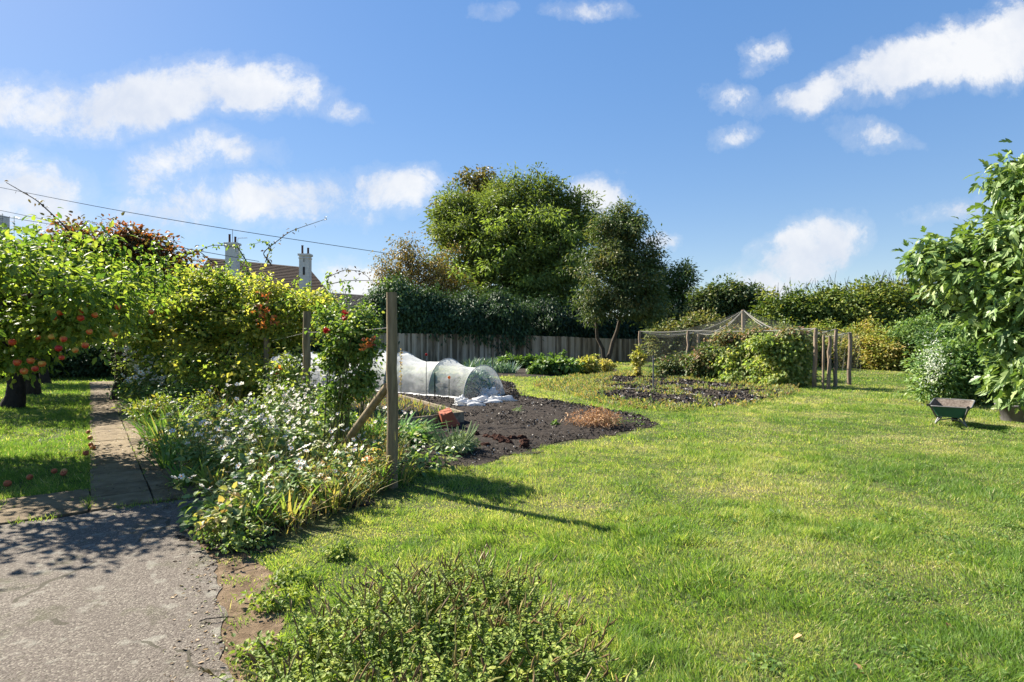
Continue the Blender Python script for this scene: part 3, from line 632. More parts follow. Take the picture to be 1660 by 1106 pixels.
# field hedge on the right
hd = [((1270, 505, 40, 28), 'olive green hedgerow bush at the left end of the right hand hedge'), ((1335, 498, 55, 30), 'olive green hedgerow bush with thin upright twigs, second from the left'),
      ((1410, 490, 60, 34), 'tall golden green hedgerow bush in the middle of the right hand hedge'), ((1480, 492, 60, 38), 'golden green hedgerow bush behind the left tip of the fig tree'),
      ((1560, 505, 70, 45), 'shaded hedgerow bush behind the fig tree')]
for i, ((px, py, rx, ry), lab) in enumerate(hd):
    lo = [L(px, py, rx, ry, 38), L(px - rx * .5, py + 25, rx * .8, 38, 37), L(px + rx * .5, py + 30, rx * .8, 40, 37), L(px, py + 50, rx, 40, 37)]
    c = lo[0][0]; rt = tree('hedgerow_bush', lab, 'hedge', (c[0], c[1]), vtrunk(c[0], c[1], 2.2, .12), lo, 'field_leaf', 620, 40, .5, .24, .15, 120 + i, nsub=50, r0=.06, twig=.02, rough=.3, v0=[.4, .45, .6, .6, .3][i], group='bushes of the right hand hedge')
    rs = R(140 + i)
    for q in range(26):
        x = c[0] + rs.uniform(-1, 1) * rx * 38 / F0; z = lo[0][0][2] + ry * 38 / F0 * rs.uniform(.5, .9)
        p0 = np.array([x, c[1] + rs.randn() * .6, z]); p1 = p0 + [rs.randn() * .35, 0, rs.uniform(.5, 1.1)]; m2 = MB()
        tube(m2, [p0, (p0 + p1) / 2 + rs.randn(3) * .05, p1], [.022, .016, .01], 3, cap=False); m2.build('twig', M['bark'], rt)
# ash-coloured orchard bushes
ob = [((1265, 560, 38, 34), 31, 'field_leaf', .7, 'green bush directly behind the gate of the fruit cage'), ((1330, 560, 45, 36), 31, 'autumn_leaf', .35, 'yellow green fruit bush seen between the right posts of the fruit cage'),
      ((1405, 562, 40, 38), 29, 'autumn_leaf', .6, 'golden fruit bush just right of the fruit cage'), ((1455, 570, 42, 30), 27.5, 'autumn_leaf', .75, 'orange tinged fruit bush at the end of the mown path'),
      ((1500, 548, 45, 36), 27, 'dogwood_leaf', .6, 'fresh green bush behind the white flowered shrub'), ((1560, 560, 50, 40), 24, 'dogwood_leaf', .3, 'dark green bush under the fig tree at the back')]
for i, ((px, py, rx, ry), d, mt, v0, lab) in enumerate(ob):
    lo = [L(px, py, rx, ry, d), L(px - rx * .5, py + 8, rx * .6, ry * .8, d), L(px + rx * .5, py + 6, rx * .6, ry * .85, d)]
    c = lo[0][0]; tree('fruit_bush', lab, 'bush', (c[0], c[1]), vtrunk(c[0], c[1], 1.0, .09), lo, mt, 380, 34, .3, .15, .08, 150 + i, nsub=50, v0=v0, r0=.05, twig=.012, rough=.3, group='bushes at the back right')
# evergreen hedge overhanging the fence
eh = [((640, 505, 42, 50), 36, 'light topped evergreen bush beside the low dark roof'), ((690, 515, 48, 44), 36.5, 'dark evergreen hedge bush above the left fence panels'),
      ((750, 520, 50, 44), 37, 'dark evergreen hedge bush under the left side of the ash'), ((805, 522, 44, 46), 37.5, 'dark evergreen hedge bush drooping over the fence'),
      ((875, 530, 60, 42), 40, 'deeply shaded hedge bush under the middle of the ash'), ((945, 530, 50, 42), 41, 'deeply shaded hedge bush behind the forked tree'), ((1040, 545, 60, 40), 42, 'dark hedge bush behind the right end of the fence')]
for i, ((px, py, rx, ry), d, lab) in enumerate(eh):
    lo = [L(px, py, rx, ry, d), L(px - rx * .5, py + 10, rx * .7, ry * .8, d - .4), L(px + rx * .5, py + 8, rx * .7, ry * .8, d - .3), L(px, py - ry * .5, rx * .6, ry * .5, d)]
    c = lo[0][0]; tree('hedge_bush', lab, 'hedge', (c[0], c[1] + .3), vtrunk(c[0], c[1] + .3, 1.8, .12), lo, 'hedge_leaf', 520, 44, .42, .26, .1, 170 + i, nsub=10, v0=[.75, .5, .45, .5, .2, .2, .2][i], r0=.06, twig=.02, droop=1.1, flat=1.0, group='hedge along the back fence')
# solid dark hedge masses left of the fence and behind path end
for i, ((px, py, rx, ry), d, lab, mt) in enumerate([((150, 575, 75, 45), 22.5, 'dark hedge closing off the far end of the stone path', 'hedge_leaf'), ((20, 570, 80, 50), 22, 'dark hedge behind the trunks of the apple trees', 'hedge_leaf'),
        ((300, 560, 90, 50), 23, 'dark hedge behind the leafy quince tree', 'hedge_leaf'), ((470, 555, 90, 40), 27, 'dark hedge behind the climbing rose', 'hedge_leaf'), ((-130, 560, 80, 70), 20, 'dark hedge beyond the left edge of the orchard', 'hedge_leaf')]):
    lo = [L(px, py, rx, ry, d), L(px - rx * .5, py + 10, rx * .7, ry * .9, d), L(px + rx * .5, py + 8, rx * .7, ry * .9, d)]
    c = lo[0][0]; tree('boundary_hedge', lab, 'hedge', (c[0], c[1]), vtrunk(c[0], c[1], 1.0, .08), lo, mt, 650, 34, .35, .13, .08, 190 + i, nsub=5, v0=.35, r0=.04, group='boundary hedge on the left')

# ------------------------------------------------------------------ fence
def fence():
    A = np.array([*at(560, 590, 33.5)[:2]]); B = np.array([*at(1135, 585, 40.5)[:2]])
    Lt = np.linalg.norm(B - A); u_ = (B - A) / Lt; nrm = np.array([u_[1], -u_[0]]); rz = math.atan2(u_[1], u_[0])
    root = empty('board_fence', (*A, 0), 'weathered vertical board fence running along the back under the hedge', 'fence')
    rs = R(21); npan = 9; pw = Lt / npan
    for k in range(npan):
        h0 = np.interp(k / npan, [0, .25, .5, .75, 1], [1.84, 1.84, 1.72, 1.5, 1.55]); h1 = np.interp((k + 1) / npan, [0, .25, .5, .75, 1], [1.84, 1.84, 1.72, 1.5, 1.55])
        mb = MB(); nb = int(pw / .115)
        for j in range(nb):
            t = (j + .5) / nb; p = A + u_ * (k * pw + .06 + (pw - .12) * t); h = h0 + (h1 - h0) * t + rs.randn() * .012
            box(mb, (*(p + nrm * (.02 + .012 * (j % 2))), h / 2), (.118, .014, h), rz + rs.randn() * .01, rs.rand())
        for z in (.3, .95, 1.4): box(mb, (*(A + u_ * (k + .5) * pw - nrm * .03), z), (pw, .05, .08), rz, .3)
        mb.build('panel', M['fence'], root)
        mb = MB(); box(mb, (*(A + u_ * k * pw - nrm * .01), h0 / 2), (.1, .1, h0 + .03), rz, .2); mb.build('post', M['fence'], root)
fence()

# ------------------------------------------------------------------ houses
def roofquad(mb, a, b, c, d, var=.5): mb.add([a, b, c, d], [[0, 1, 2, 3]], var)
def tiles(mb, ra, rb, ea, eb, rows=22, cols=60, seed=1):
    """overlapping tile courses between ridge ra-rb and eave ea-eb"""
    rs = R(seed); ra, rb, ea, eb = map(lambda q: np.array(q, float), (ra, rb, ea, eb)); nrm = unit(np.cross(rb - ra, ea - ra)); nrm = nrm if nrm[2] > 0 else -nrm
    for i in range(rows):
        t0, t1 = i / rows, (i + 1.12) / rows
        for j in range(cols):
            s0, s1 = j / cols, (j + .96) / cols
            P = lambda s, t: (ra * (1 - s) + rb * s) * (1 - t) + (ea * (1 - s) + eb * s) * t
            k = rs.rand()
            mb.add([P(s0, t0), P(s1, t0), P(s1, t1) + nrm * .05, P(s0, t1) + nrm * .05], [[0, 1, 2, 3]], k)
            mb.add([P(s0, t1) + nrm * .05, P(s1, t1) + nrm * .05, P(s1, t1), P(s0, t1)], [[0, 1, 2, 3]], 0)
def house():
    d = 60; k = d / F0
    root = empty('tiled_house', (*at(440, 550, d)[:2], 0), 'house with brown tiled roof and two tall white chimneys beyond the leafy hedge', 'house')
    rl, rr = at(338, 418, d + 4), at(500, 434, d + 4); el_, er = at(285, 500, d - 3), at(556, 500, d - 3)
    mb = MB(); tiles(mb, rl, rr, el_, er, 26, 90)
    b1, b2 = rl + [-3, 8, -6], rr + [3, 8, -6]
    roofquad(mb, rl, rr, b2, b1); roofquad(mb, rr, er, b2, rr + [.01, .01, 0]); roofquad(mb, rl, b1, el_, rl + [.01, .01, 0])
    mb.build('roof', M['tile'], root)
    rf = [o for o in bpy.data.objects if o.parent == root][0]
    mb = MB(); c = (el_ + er) / 2; box(mb, (c[0], c[1] + 5.5, c[2] / 2 - .1), (er[0] - el_[0] - .8, 9.6, c[2]), 0); mb.build('wall', M['brick'], root)
    for (px, top, bot, w, dd, shade_strips) in ((377, 394, 445, 18, 57.5, 0), (495, 412, 470, 16, 57.5, 1)):
        kk = dd / F0; a = at(px, top, dd); b = at(px, bot, dd); mb = MB()
        box(mb, (a[0], a[1], (a[2] + b[2]) / 2 - .4), (w * kk, .8, a[2] - b[2] + .6))
        box(mb, (a[0], a[1], a[2] - .12), (w * kk + .22, 1.0, .22)); box(mb, (a[0], a[1], a[2] - .45), (w * kk + .1, .9, .12))
        ch = mb.build('chimney', M['render'], root); bevel(ch, .02)
        for s in (-.3, .28):
            mb = MB(); lathe(mb, [(.12, 0), (.13, .05), (.105, .1), (.1, .55 + .25 * (s < 0)), (.125, .62 + .25 * (s < 0)), (.08, .62 + .25 * (s < 0))], (a[0] + s, a[1], a[2]), 12)
            mb.build('chimney_pot', M['chimpot'], root, smooth=True)
        if shade_strips:
            mb = MB(); box(mb, (a[0] + .0, a[1] - .41, a[2] - 1.75), (.2, .05, .8)); box(mb, (a[0] + .0, a[1] - .41, a[2] - .6), (.05, .05, .5)); mb.build('recess_shade', M['cable'], root)  # dark blocks proud of the chimney face, colour standing in for shade inside recesses
    a = at(377, 372, 57.5); mb = MB(); tube(mb, [a, a - [0, 0, 2.6]], .025, 5); tube(mb, [a + [.55, 0, -.9], a + [1.5, 0, -.85]], .02, 4); tube(mb, [a + [.5, 0, -1.6], a + [.55, 0, -.9]], .02, 4)
    for q in range(6): tube(mb, [a + [.6 + q * .16, -.18, -.88], a + [.6 + q * .16, .18, -.88]], .012, 4)
    mb.build('aerial', M['wire'], root)
house()
def low_roof():
    d = 46; root = empty('low_outbuilding', (*at(575, 550, d)[:2], 0), 'low outbuilding with dark slate roof between the climbing rose and the hedge', 'building')
    mb = MB(); tiles(mb, at(500, 472, d + 3), at(625, 481, d + 3), at(495, 512, d), at(640, 518, d), 16, 60, 5); mb.build('roof', M['slate'], root)
    mb = MB(); a = at(570, 514, d); box(mb, (a[0], a[1] + 2.6, a[2] / 2 - .1), (6.6, 4.6, a[2])); mb.build('wall', M['brick'], root)
low_roof()
def far_house():
    d = 60; root = empty('scaffolded_house', (*at(0, 550, d)[:2], 0), 'distant house with white chimney wrapped in scaffolding at the left edge', 'house')
    mb = MB(); tiles(mb, at(-120, 376, d + 3), at(66, 392, d + 3), at(-160, 440, d - 2), at(100, 440, d - 2), 14, 60, 6); mb.build('roof', M['tile'], root)
    mb = MB(); a = at(-30, 440, d); box(mb, (a[0], a[1] + 2, a[2] / 2 - .2), (13, 7, a[2])); mb.build('wall', M['brick'], root)
    mb = MB(); a = at(2, 352, d); box(mb, (a[0], a[1], a[2] - 1.6), (.9, .9, 3.4)); mb.build('chimney', M['render'], root)
    mb = MB(); c = at(2, 350, d)
    for x in (-.75, -.25, .25, .75):
        for y in (-.7, .7): tube(mb, [c + [x, y, .1], c + [x, y, -2.6]], .025, 4)
    for z in (0, -.45, -.9, -1.4, -2.0):
        for y in (-.7, .7): tube(mb, [c + [-.85, y, z], c + [.85, y, z]], .025, 4)
    mb.build('scaffolding', M['wire'], root)
far_house()
for (pts, lab) in ((((-40, 296, 22), (180, 340, 30), (400, 377, 40), (635, 412, 60)), 'upper overhead cable crossing the sky to the birch'), (((-40, 333, 24), (150, 372, 30), (270, 398, 38), (420, 424, 58)), 'lower overhead cable sloping down to the tiled roof'),
                   (((-40, 345, 26), (100, 366, 34), (170, 382, 45), (330, 425, 62)), 'faint third overhead cable behind the apple tree')):
    C = np.array([at(*p) for p in pts]); tt = np.linspace(0, 3, 40); P = np.stack([np.interp(tt, range(4), C[:, i]) for i in range(3)], 1)
    for _ in range(30): P[1:-1] = (P[:-2] + 2 * P[1:-1] + P[2:]) / 4
    mb = MB(); tube(mb, P, np.linspace(.008, .03, 40), 5); o = mb.build('overhead_cable', M['cable'], base=P[0]); tag(o, lab, 'cable', 'overhead cables')

# ------------------------------------------------------------------ left orchard
def make_apple(mat, seed, flat=1.0):
    rs = R(seed); prof = [(.0, -.030), (.014, -.035), (.028, -.028), (.038, -.008), (.040, .010), (.033, .027), (.018, .034), (.008, .030), (.0, .022)]
    mb = MB(); lathe(mb, [(r, z * flat) for r, z in prof], (0, 0, 0), 14, var=rs.rand()); tube(mb, [(0, 0, .02), (.002, 0, .052)], .0018, 4, mat=1)
    o = mb.build('apple', [M[mat], M['bark']], base=(0, 0, 0), smooth=True); col.objects.unlink(o); return o.data
APP = [make_apple('apple', s) for s in (1, 2, 3, 4, 5)]; APF = [make_apple('applefall', s, .9) for s in (6, 7, 8)]
def put_apples(root, pts, s=1.0, seed=3):
    rs = R(seed)
    for p in pts:
        o = bpy.data.objects.new('apple', APP[rs.randint(5)]); col.objects.link(o); o.parent = root; o.location = np.array(p) - ORG[root.name]
        o.rotation_euler = (rs.randn() * .3, rs.randn() * .3, rs.rand() * 6); k = s * rs.uniform(.85, 1.15); o.scale = (k, k, k)
d = 6.8
ap1 = tree('apple_tree', 'apple tree hanging over the path with ripe red apples, nearest on the left', 'apple tree', (-8.6, 8.4), (np.array([(-8.6, 8.4, -.05), (-8.5, 8.3, .6), (-8.2, 8.0, 1.2), (-7.6, 7.6, 1.6)]), [.17, .13, .12, .1]),
     [L(30, 470, 90, 75, 7.6, 110), L(110, 450, 75, 55, 7.2, 90), L(60, 520, 90, 55, 6.6, 60), L(-60, 480, 100, 90, 7.5, 100), L(160, 490, 60, 40, 7.4, 60), L(20, 570, 60, 32, 6.6, 40), L(215, 455, 55, 45, 8.6, 60), L(-150, 520, 100, 100, 7.2, 120), L(120, 525, 60, 35, 6.6, 40), LW(-5.5, 5.85, 2.25, .7, .4, .3), LW(-6.6, 5.4, 2.3, .8, .4, .35), LW(-7.3, 4.9, 2.4, .6, .5, .4), L(120, 470, 55, 42, 6.0, 45), L(90, 420, 60, 30, 6.6, 60)],
     'apple_leaf', 1020, 24, .2, .085, .045, 201, bark='barkdark', T=T_LF, nsub=150, r0=.06, twig=.005, rough=.6, inner=.15, zmin=.9, bend=.35, vs=(.22, .2), v0=.62)
put_apples(ap1, [at(x, y, dd) for x, y, dd in [(87, 515, 6.10), (98, 507, 6.20), (135, 503, 6.20), (131, 516, 6.10), (154, 511, 6.10), (138, 493, 6.30), (191, 498, 6.30), (245, 506, 6.50), (145, 538, 6.10), (103, 550, 6.00), (138, 560, 6.00), (61, 547, 6.20), (84, 546, 6.10), (95, 565, 6.00), (57, 598, 6.10), (39, 602, 6.00), (68, 590, 6.20), (50, 585, 6.20), (177, 535, 6.40), (186, 542, 6.40), (20, 555, 6.20), (122, 568, 6.10), (100, 580, 6.10), (28, 588, 6.10)]], .82)
shoot(ap1, [(120, 385, 7.4), (100, 362, 7.4), (60, 325, 7.4), (10, 296, 7.4)], .012, .05, 'copper_leaf', 5, 34)
for q, (x, y0, y1) in enumerate([(50, 440, 362), (75, 470, 395), (165, 480, 365), (110, 460, 400), (195, 490, 400), (20, 450, 385), (250, 480, 390), (135, 440, 380), (5, 430, 372), (225, 450, 395), (90, 430, 378), (180, 440, 385), (265, 470, 415), (38, 430, 392)]):
    shoot(ap1, [(x, y0, 7.3), (x + 2, (y0 + y1) / 2, 7.3), (x + 4, y1, 7.3)], .007, .085, 'apple_leaf', 40 + q, 46)
for i, (px, py, lab, xs) in enumerate([(18, 662, 'second apple tree trunk from the left beside the lawn strip', 0), (52, 640, 'third apple tree along the lawn strip, partly hidden', 1), (74, 622, 'farthest apple tree at the end of the lawn strip', 2)]):
    b = g(px, py); dd = b[1]
    tree('apple_tree', lab, 'apple tree', (b[0], b[1]), vtrunk(b[0], b[1], 1.5, .16 - .02 * i, (-.2, .1), seed=i), [LW(b[0], b[1], 2.4, 1.5, 1.5, .9), LW(b[0] - 1.1, b[1] + .5, 2.2, 1.0, 1.1, .7), LW(b[0] + .8, b[1] - .5, 2.1, .9, 1, .65)],
         'apple_leaf', 330, 28, .25, .09, .055, 210 + i, bark='barkdark', nsub=40, r0=.06, zmin=1.0, v0=.35, rough=.3)
tree('copper_tree', 'purple and copper leaved tree above the apple tree', 'tree', (at(190, 550, 14)[0], 14), vtrunk(at(190, 550, 14)[0], 14, 2.4, .12),
     [L(130, 410, 40, 38, 13.5), L(185, 405, 40, 34, 13.5), L(240, 418, 42, 36, 13.5), L(290, 440, 30, 30, 13.5), L(180, 450, 100, 35, 13.5, 60), L(120, 385, 18, 24, 13.5), L(215, 385, 20, 20, 13.5)], 'copper_leaf', 620, 26, .24, .1, .065, 220, T=T_LF, bark='barkdark', nsub=70, r0=.06, rough=.35, inner=.2, zmin=1.2)
qu = tree('quince_tree', 'dense leafy quince tree with dark trunk in the middle of the border', 'tree', (g(360, 655)[0], g(360, 655)[1]),
     (np.array([(*g(360, 655), -.05), (*(g(360, 655) + [.05, 0]), .5), (*(g(360, 655) + [0, -.1]), 1.0), (*(g(360, 655) + [.1, 0]), 1.5)]), [.2, .16, .14, .11]),
     [L(350, 492, 75, 40, 12, 70), L(430, 500, 56, 34, 11.6, 60), L(290, 505, 70, 46, 12, 70), L(390, 466, 28, 18, 12, 40), L(495, 496, 38, 28, 11.4, 50), L(330, 548, 70, 38, 11.8, 60), L(420, 545, 55, 42, 11.4, 50), L(240, 520, 45, 45, 12, 60), L(522, 510, 24, 26, 11.2, 40), L(470, 540, 40, 32, 11.3, 40), L(450, 474, 20, 12, 11.8, 30), L(350, 455, 26, 18, 12, 30), L(318, 452, 24, 18, 12, 30), L(380, 600, 60, 26, 10.6, 40), L(300, 590, 50, 30, 11, 40), L(470, 600, 34, 26, 10.4, 30)],
     'bush_leaf', 860, 23, .18, .085, .055, 230, T=T_LF, bark='barkdark', nsub=120, r0=.07, rough=.48, inner=.15, zmin=.35, v0=.7, vs=(.22, .2))
shoot(qu, [(440, 430, 11.4), (425, 410, 11.4), (470, 375, 11.3), (529, 355, 11.2)], .013, .07, 'copper_leaf', 6, 40)
shoot(qu, [(400, 425, 11.4), (385, 400, 11.4), (345, 397, 11.4), (300, 415, 11.4)], .012, .08, 'bush_leaf', 7, 60)
shoot(qu, [(530, 450, 11.2), (560, 437, 11.2), (585, 440, 11.1), (600, 452, 11.1)], .009, .06, 'copper_leaf', 8, 34)
shoot(qu, [(530, 462, 11.2), (560, 455, 11.2), (600, 455, 11.1), (636, 455, 11.1)], .009, .07, 'bush_leaf', 9, 40)
shoot(qu, [(430, 425, 11.4), (440, 400, 11.4), (430, 390, 11.4), (405, 398, 11.4)], .008, .07, 'bush_leaf', 10, 40)
shoot(qu, [(350, 430, 11.4), (320, 405, 11.4), (290, 420, 11.4), (270, 440, 11.4)], .01, .07, 'copper_leaf', 11, 50)
rs9 = R(99)
for k_ in range(16):
    x_ = 270 + k_ * 20 + rs9.randn() * 8; y_ = np.interp(x_, [250, 380, 480, 580], [470, 455, 475, 500]); dx = rs9.randn() * 14; h_ = rs9.uniform(18, 46)
    shoot(qu, [(x_, y_ + 20, 11.6), (x_ + dx * .4, y_ - h_ * .5, 11.6), (x_ + dx, y_ - h_, 11.5)], .006, .085, 'bush_leaf', 900 + k_, 34)
tree('shady_shrub', 'shady green shrub beside the far end of the path', 'shrub', g(250, 640), vtrunk(*g(250, 640), .7, .06), [L(245, 545, 45, 35, 14), L(275, 590, 50, 30, 13.4), L(220, 500, 40, 35, 14.5), L(310, 600, 55, 28, 12.6), L(420, 620, 60, 24, 11.8)], 'bush_leaf', 520, 24, .24, .08, .05, 232, T=T_LF, nsub=60, r0=.03, v0=.4, rough=.3)

# posts and wires
def wpost(px, topy, d, r, label, mat='post', seed=0, part=None):
    b = at(px, 550, d); h = EYE + (H0 - topy) * d / F0; rs = R(seed); mb = MB(); n = 9
    z = np.linspace(-.1, h, n); tube(mb, np.stack([b[0] + rs.randn(n) * r * .08, b[1] + rs.randn(n) * r * .08, z], 1), r * (1.04 - .1 * np.linspace(0, 1, n)), 14, rs.rand())
    return mb, np.array([b[0], b[1], 0.]), h
mb, b, h = wpost(635, 474, 5.76, .056, '')
rt = empty('wooden_post', b, 'tall round wooden post with a diagonal brace at the lawn edge, nearest the camera', 'post', 'posts of the rose trellis'); o = mb.build('pole', M['post'], rt, smooth=True)
mb = MB(); e = np.array([*g(534, 752), 0.]); s = b + [-.05, .03, 1.02]; tube(mb, [e + [0, 0, -.05], (e + s) / 2, s], [.047, .045, .042], 12); mb.build('brace', M['post'], rt, smooth=True)
for (px, ty, dd, r, lab) in ((497, 505, 9.6, .065, 'second round wooden post, standing left of the climbing rose'), (432, 548, 11.0, .055, 'third and shortest trellis post, half hidden in leaves')):
    mb, b2, h = wpost(px, ty, dd, r, lab, seed=px); o = mb.build('wooden_post', M['post'], base=b2, smooth=True); tag(o, lab, 'post', 'posts of the rose trellis')
for i, (z, lab) in enumerate(((1.62, 'upper trellis wire between the wooden posts'), (.75, 'lower trellis wire between the wooden posts'))):
    a1 = np.array([b[0], b[1], z]); a2 = at(497, 550, 9.6); a2[2] = z; a3 = at(432, 550, 11.0); a3[2] = min(z, 1.45)
    mb = MB(); tube(mb, np.vstack([curve3(a1, a2, -.02, 8), curve3(a2, a3, -.01, 5)[1:]]), .0018, 4); o = mb.build('trellis_wire', M['wire'], base=a1); tag(o, lab, 'wire', 'trellis wires')

# climbing rose
def flower_heads(mb, P, Nn, r, rs, mat, cmat, centre=.28, var=None):
    FV, FQ = flower_t(); V = np.array(FV, float)
    n = len(P); Nn = unit(Nn); A = unit(np.cross(Nn, rs.randn(n, 3))); B = np.cross(Nn, A); sc = r * rs.uniform(.8, 1.15, n)
    X = P[:, None] + sc[:, None, None] * (V[None, :, 0:1] * A[:, None] + V[None, :, 1:2] * B[:, None] + V[None, :, 2:3] * Nn[:, None])
    q4 = np.array([f for f in FQ]); Fc = (q4[None] + (np.arange(n) * len(V))[:, None, None]).reshape(-1, 4)
    # second quad of each petal is a triangle written with a repeated vertex: split it
    tri = Fc[1::2][:, :3]; quad = Fc[0::2]
    mb.add(X.reshape(-1, 3), quad, rs.rand(len(quad)), mat); k = mb.n - len(X.reshape(-1, 3))
    mb.L.append((tri + k).ravel()); mb.S.append(np.full(len(tri), 3)); mb.A.append(rs.rand(len(tri))); mb.M.append(np.full(len(tri), mat))
    if cmat is not None:
        for j in range(6):
            a = j * math.pi / 3; C = P + Nn * (.16 * r)
            a2 = a + math.pi / 3
            p1 = C + centre * r * (math.cos(a) * A + math.sin(a) * B); p2 = C + centre * r * (math.cos(a2) * A + math.sin(a2) * B)
            VV = np.stack([C + Nn * .12 * r, p1, p2], 1).reshape(-1, 3); mb.add(VV, np.arange(len(VV)).reshape(-1, 3), .5, cmat)
rs = R(77); rb = g(560, 752)
ro = empty('climbing_rose', (*rb, 0), 'tall climbing rose with a few red blooms between the two near posts', 'rose bush')
mc = MB(); lo = [L(566, 540, 34, 34, 6.8), L(546, 585, 22, 32, 6.9), L(588, 560, 22, 26, 6.7), L(584, 615, 22, 30, 6.7), L(545, 640, 18, 18, 6.8), L(542, 522, 18, 20, 7.0), L(590, 515, 14, 16, 6.8)]
P, C, D = foliage(mc, lo, 330, 22, .11, .05, .038, rs, T=T_LF, inner=.1, rough=.6, v0=.55, zmin=.35)
mc.build('foliage', M['rose_leaf'], ro)
ms = MB()
for q in range(22):
    a = np.array([rb[0] + rs.randn() * .14, rb[1] + rs.randn() * .14, 0]); p = P[rs.randint(len(P))]
    tube(ms, bez(a, [a[0] * .7 + p[0] * .3, a[1], p[2] * .6], p, 8), np.linspace(.011, .004, 8), 5)
ms.build('stems', M['stem'], ro)
for k_, (x0, y0, x1, y1) in enumerate([(552, 520, 538, 478), (580, 530, 612, 495), (560, 500, 565, 462), (600, 560, 628, 560), (545, 560, 522, 545), (590, 600, 622, 618), (548, 600, 520, 588), (575, 640, 612, 660), (560, 650, 535, 672), (600, 540, 618, 520), (555, 680, 590, 700)]):
    shoot(ro, [(x0, y0, 6.8), ((x0 + x1) / 2 + 3, (y0 + y1) / 2 - 4, 6.8), (x1, y1, 6.8)], .0035, .05, 'rose_leaf', 950 + k_, 34)
for (px, py, dd, m_, r) in [(529, 536, 6.4, 'petal_red', .034), (558, 515, 6.4, 'petal_red', .03), (561, 508, 6.4, 'petal_red', .026), (552, 752, 5.6, 'petal_red', .02)][:3]:
    mb = MB(); c = at(px, py, dd); n = 7; flower_heads(mb, c + rs.randn(n, 3) * .008, rs.randn(n, 3) * .5 + [0, -.8, .6], r, rs, 0, None); mb.build('rose_flower', M[m_], ro)
mb = MB()
for (px, py, dd) in [(596, 558, 6.35), (590, 560, 6.35), (601, 553, 6.35)]:
    n = 14; stamp(mb, T_LF, at(px, py, dd) + rs.randn(n, 3) * .03, rs.randn(n, 3), rs.randn(n, 3) + [0, 0, 1], .05, .035, rs.rand(n), .2)
mb.build('russet_leaves', M['russet'], ro)
mb = MB()
for (px, py, dd) in [(432, 479, 10.8), (427, 502, 10.8), (420, 505, 10.8), (424, 527, 10.7), (445, 520, 10.8), (452, 600, 9.8), (430, 515, 10.8)]:
    n = 12; stamp(mb, T_LF, at(px, py, dd) + rs.randn(n, 3) * .05, rs.randn(n, 3), rs.randn(n, 3) + [0, 0, 1], .075, .055, rs.rand(n), .2)
mb.build('turning_leaves', M['russet'], qu)

# ------------------------------------------------------------------ flower border
border = [g(340, 868), g(400, 893), g(470, 870), g(560, 836), g(650, 778), g(655, 745), g(600, 712), g(520, 690), g(430, 660), g(330, 640), pf(1.7, 14), pf(.95, 15), pf(.95, 5), pf(.93, 0), pf(1.1, -.9)]
def groundcover():
    rs = R(61); B = np.array(border); mn, mxx = B.min(0), B.max(0); n = 60000
    Q = rs.uniform(0, 1, (n, 2)) * (mxx - mn) + mn; Q = Q[inside(Q + (vnoise(Q[:, 0], Q[:, 1], .3, 71)[:, None] - .5) * .3, border)]
    Q = Q[rs.rand(len(Q)) < np.clip(5.5 / Q[:, 1], .2, 1)]
    n = len(Q); hh = .06 + .5 * vnoise(Q[:, 0], Q[:, 1], .5, 72) * vnoise(Q[:, 0], Q[:, 1], .16, 73)
    edge = np.clip((Q[:, 1] - 3.8) / 1.2, .3, 1); z = hh * edge * rs.rand(n) ** .6
    s = (.035 + .05 * vnoise(Q[:, 0], Q[:, 1], .3, 74)) * rs.uniform(.6, 1.3, n) * np.clip(Q[:, 1] / 7, .9, 1.6)
    D = rs.randn(n, 3); D[:, 2] = np.abs(D[:, 2]) * .3
    var = np.clip(vnoise(Q[:, 0], Q[:, 1], .22, 75) * .7 + .25 * rs.randn(n) + .1, 0, 1)
    var = np.clip(var + .3 * (Q[:, 1] < 5.2) * rs.rand(n), 0, 1)
    mb = MB(); stamp(mb, T_LF, np.c_[Q, z], D, np.array([0, 0, 1.]) + rs.randn(n, 3) * .45, s, s * rs.uniform(.35, .75, n), var, .6 * rs.rand(n))
    # upright dry and green stems
    m = 7500; k = rs.randint(0, n, m); Dn = np.stack([rs.randn(m) * .25, rs.randn(m) * .25, np.ones(m)], 1)
    stamp(mb, T_BL2, np.c_[Q[k], np.zeros(m)], Dn, rs.randn(m, 3), hh[k] * edge[k] * 1.2 + .08, .006 * np.clip(Q[k][:, 1] / 6, .8, 2), rs.uniform(.2, 1, m), rs.rand(m) * .9)
    tag(mb.build('border_groundcover', M['border_leaf']), 'tangled low green and yellowing leaves covering the flower border', 'ground cover', kind='stuff')
groundcover()
def straps(name, label, x, y, n, h, w, seed, mat='iris_leaf', spread=.5, group=None, cat='iris', bend=.5, v0=.4, rad=.12):
    rs = R(seed); mb = MB(); a = rs.uniform(0, 6.28, n); r = rad * rs.rand(n)
    P = np.stack([x + np.cos(a) * r, y + np.sin(a) * r, np.zeros(n)], 1); D = np.stack([np.cos(a) * spread * rs.uniform(.3, 1.4, n), np.sin(a) * spread * rs.uniform(.3, 1.4, n), np.ones(n)], 1)
    Nn = np.stack([-np.cos(a), -np.sin(a), np.full(n, .5)], 1) + rs.randn(n, 3) * .35
    stamp(mb, T_STRAP, P, D, Nn, h * rs.uniform(.6, 1.15, n), w * rs.uniform(.7, 1.2, n), np.clip(v0 + .28 * rs.randn(n), 0, 1), bend * rs.uniform(.1, 1.3, n))
    o = mb.build(name, M[mat], base=(x, y, 0)); return tag(o, label, cat, group)
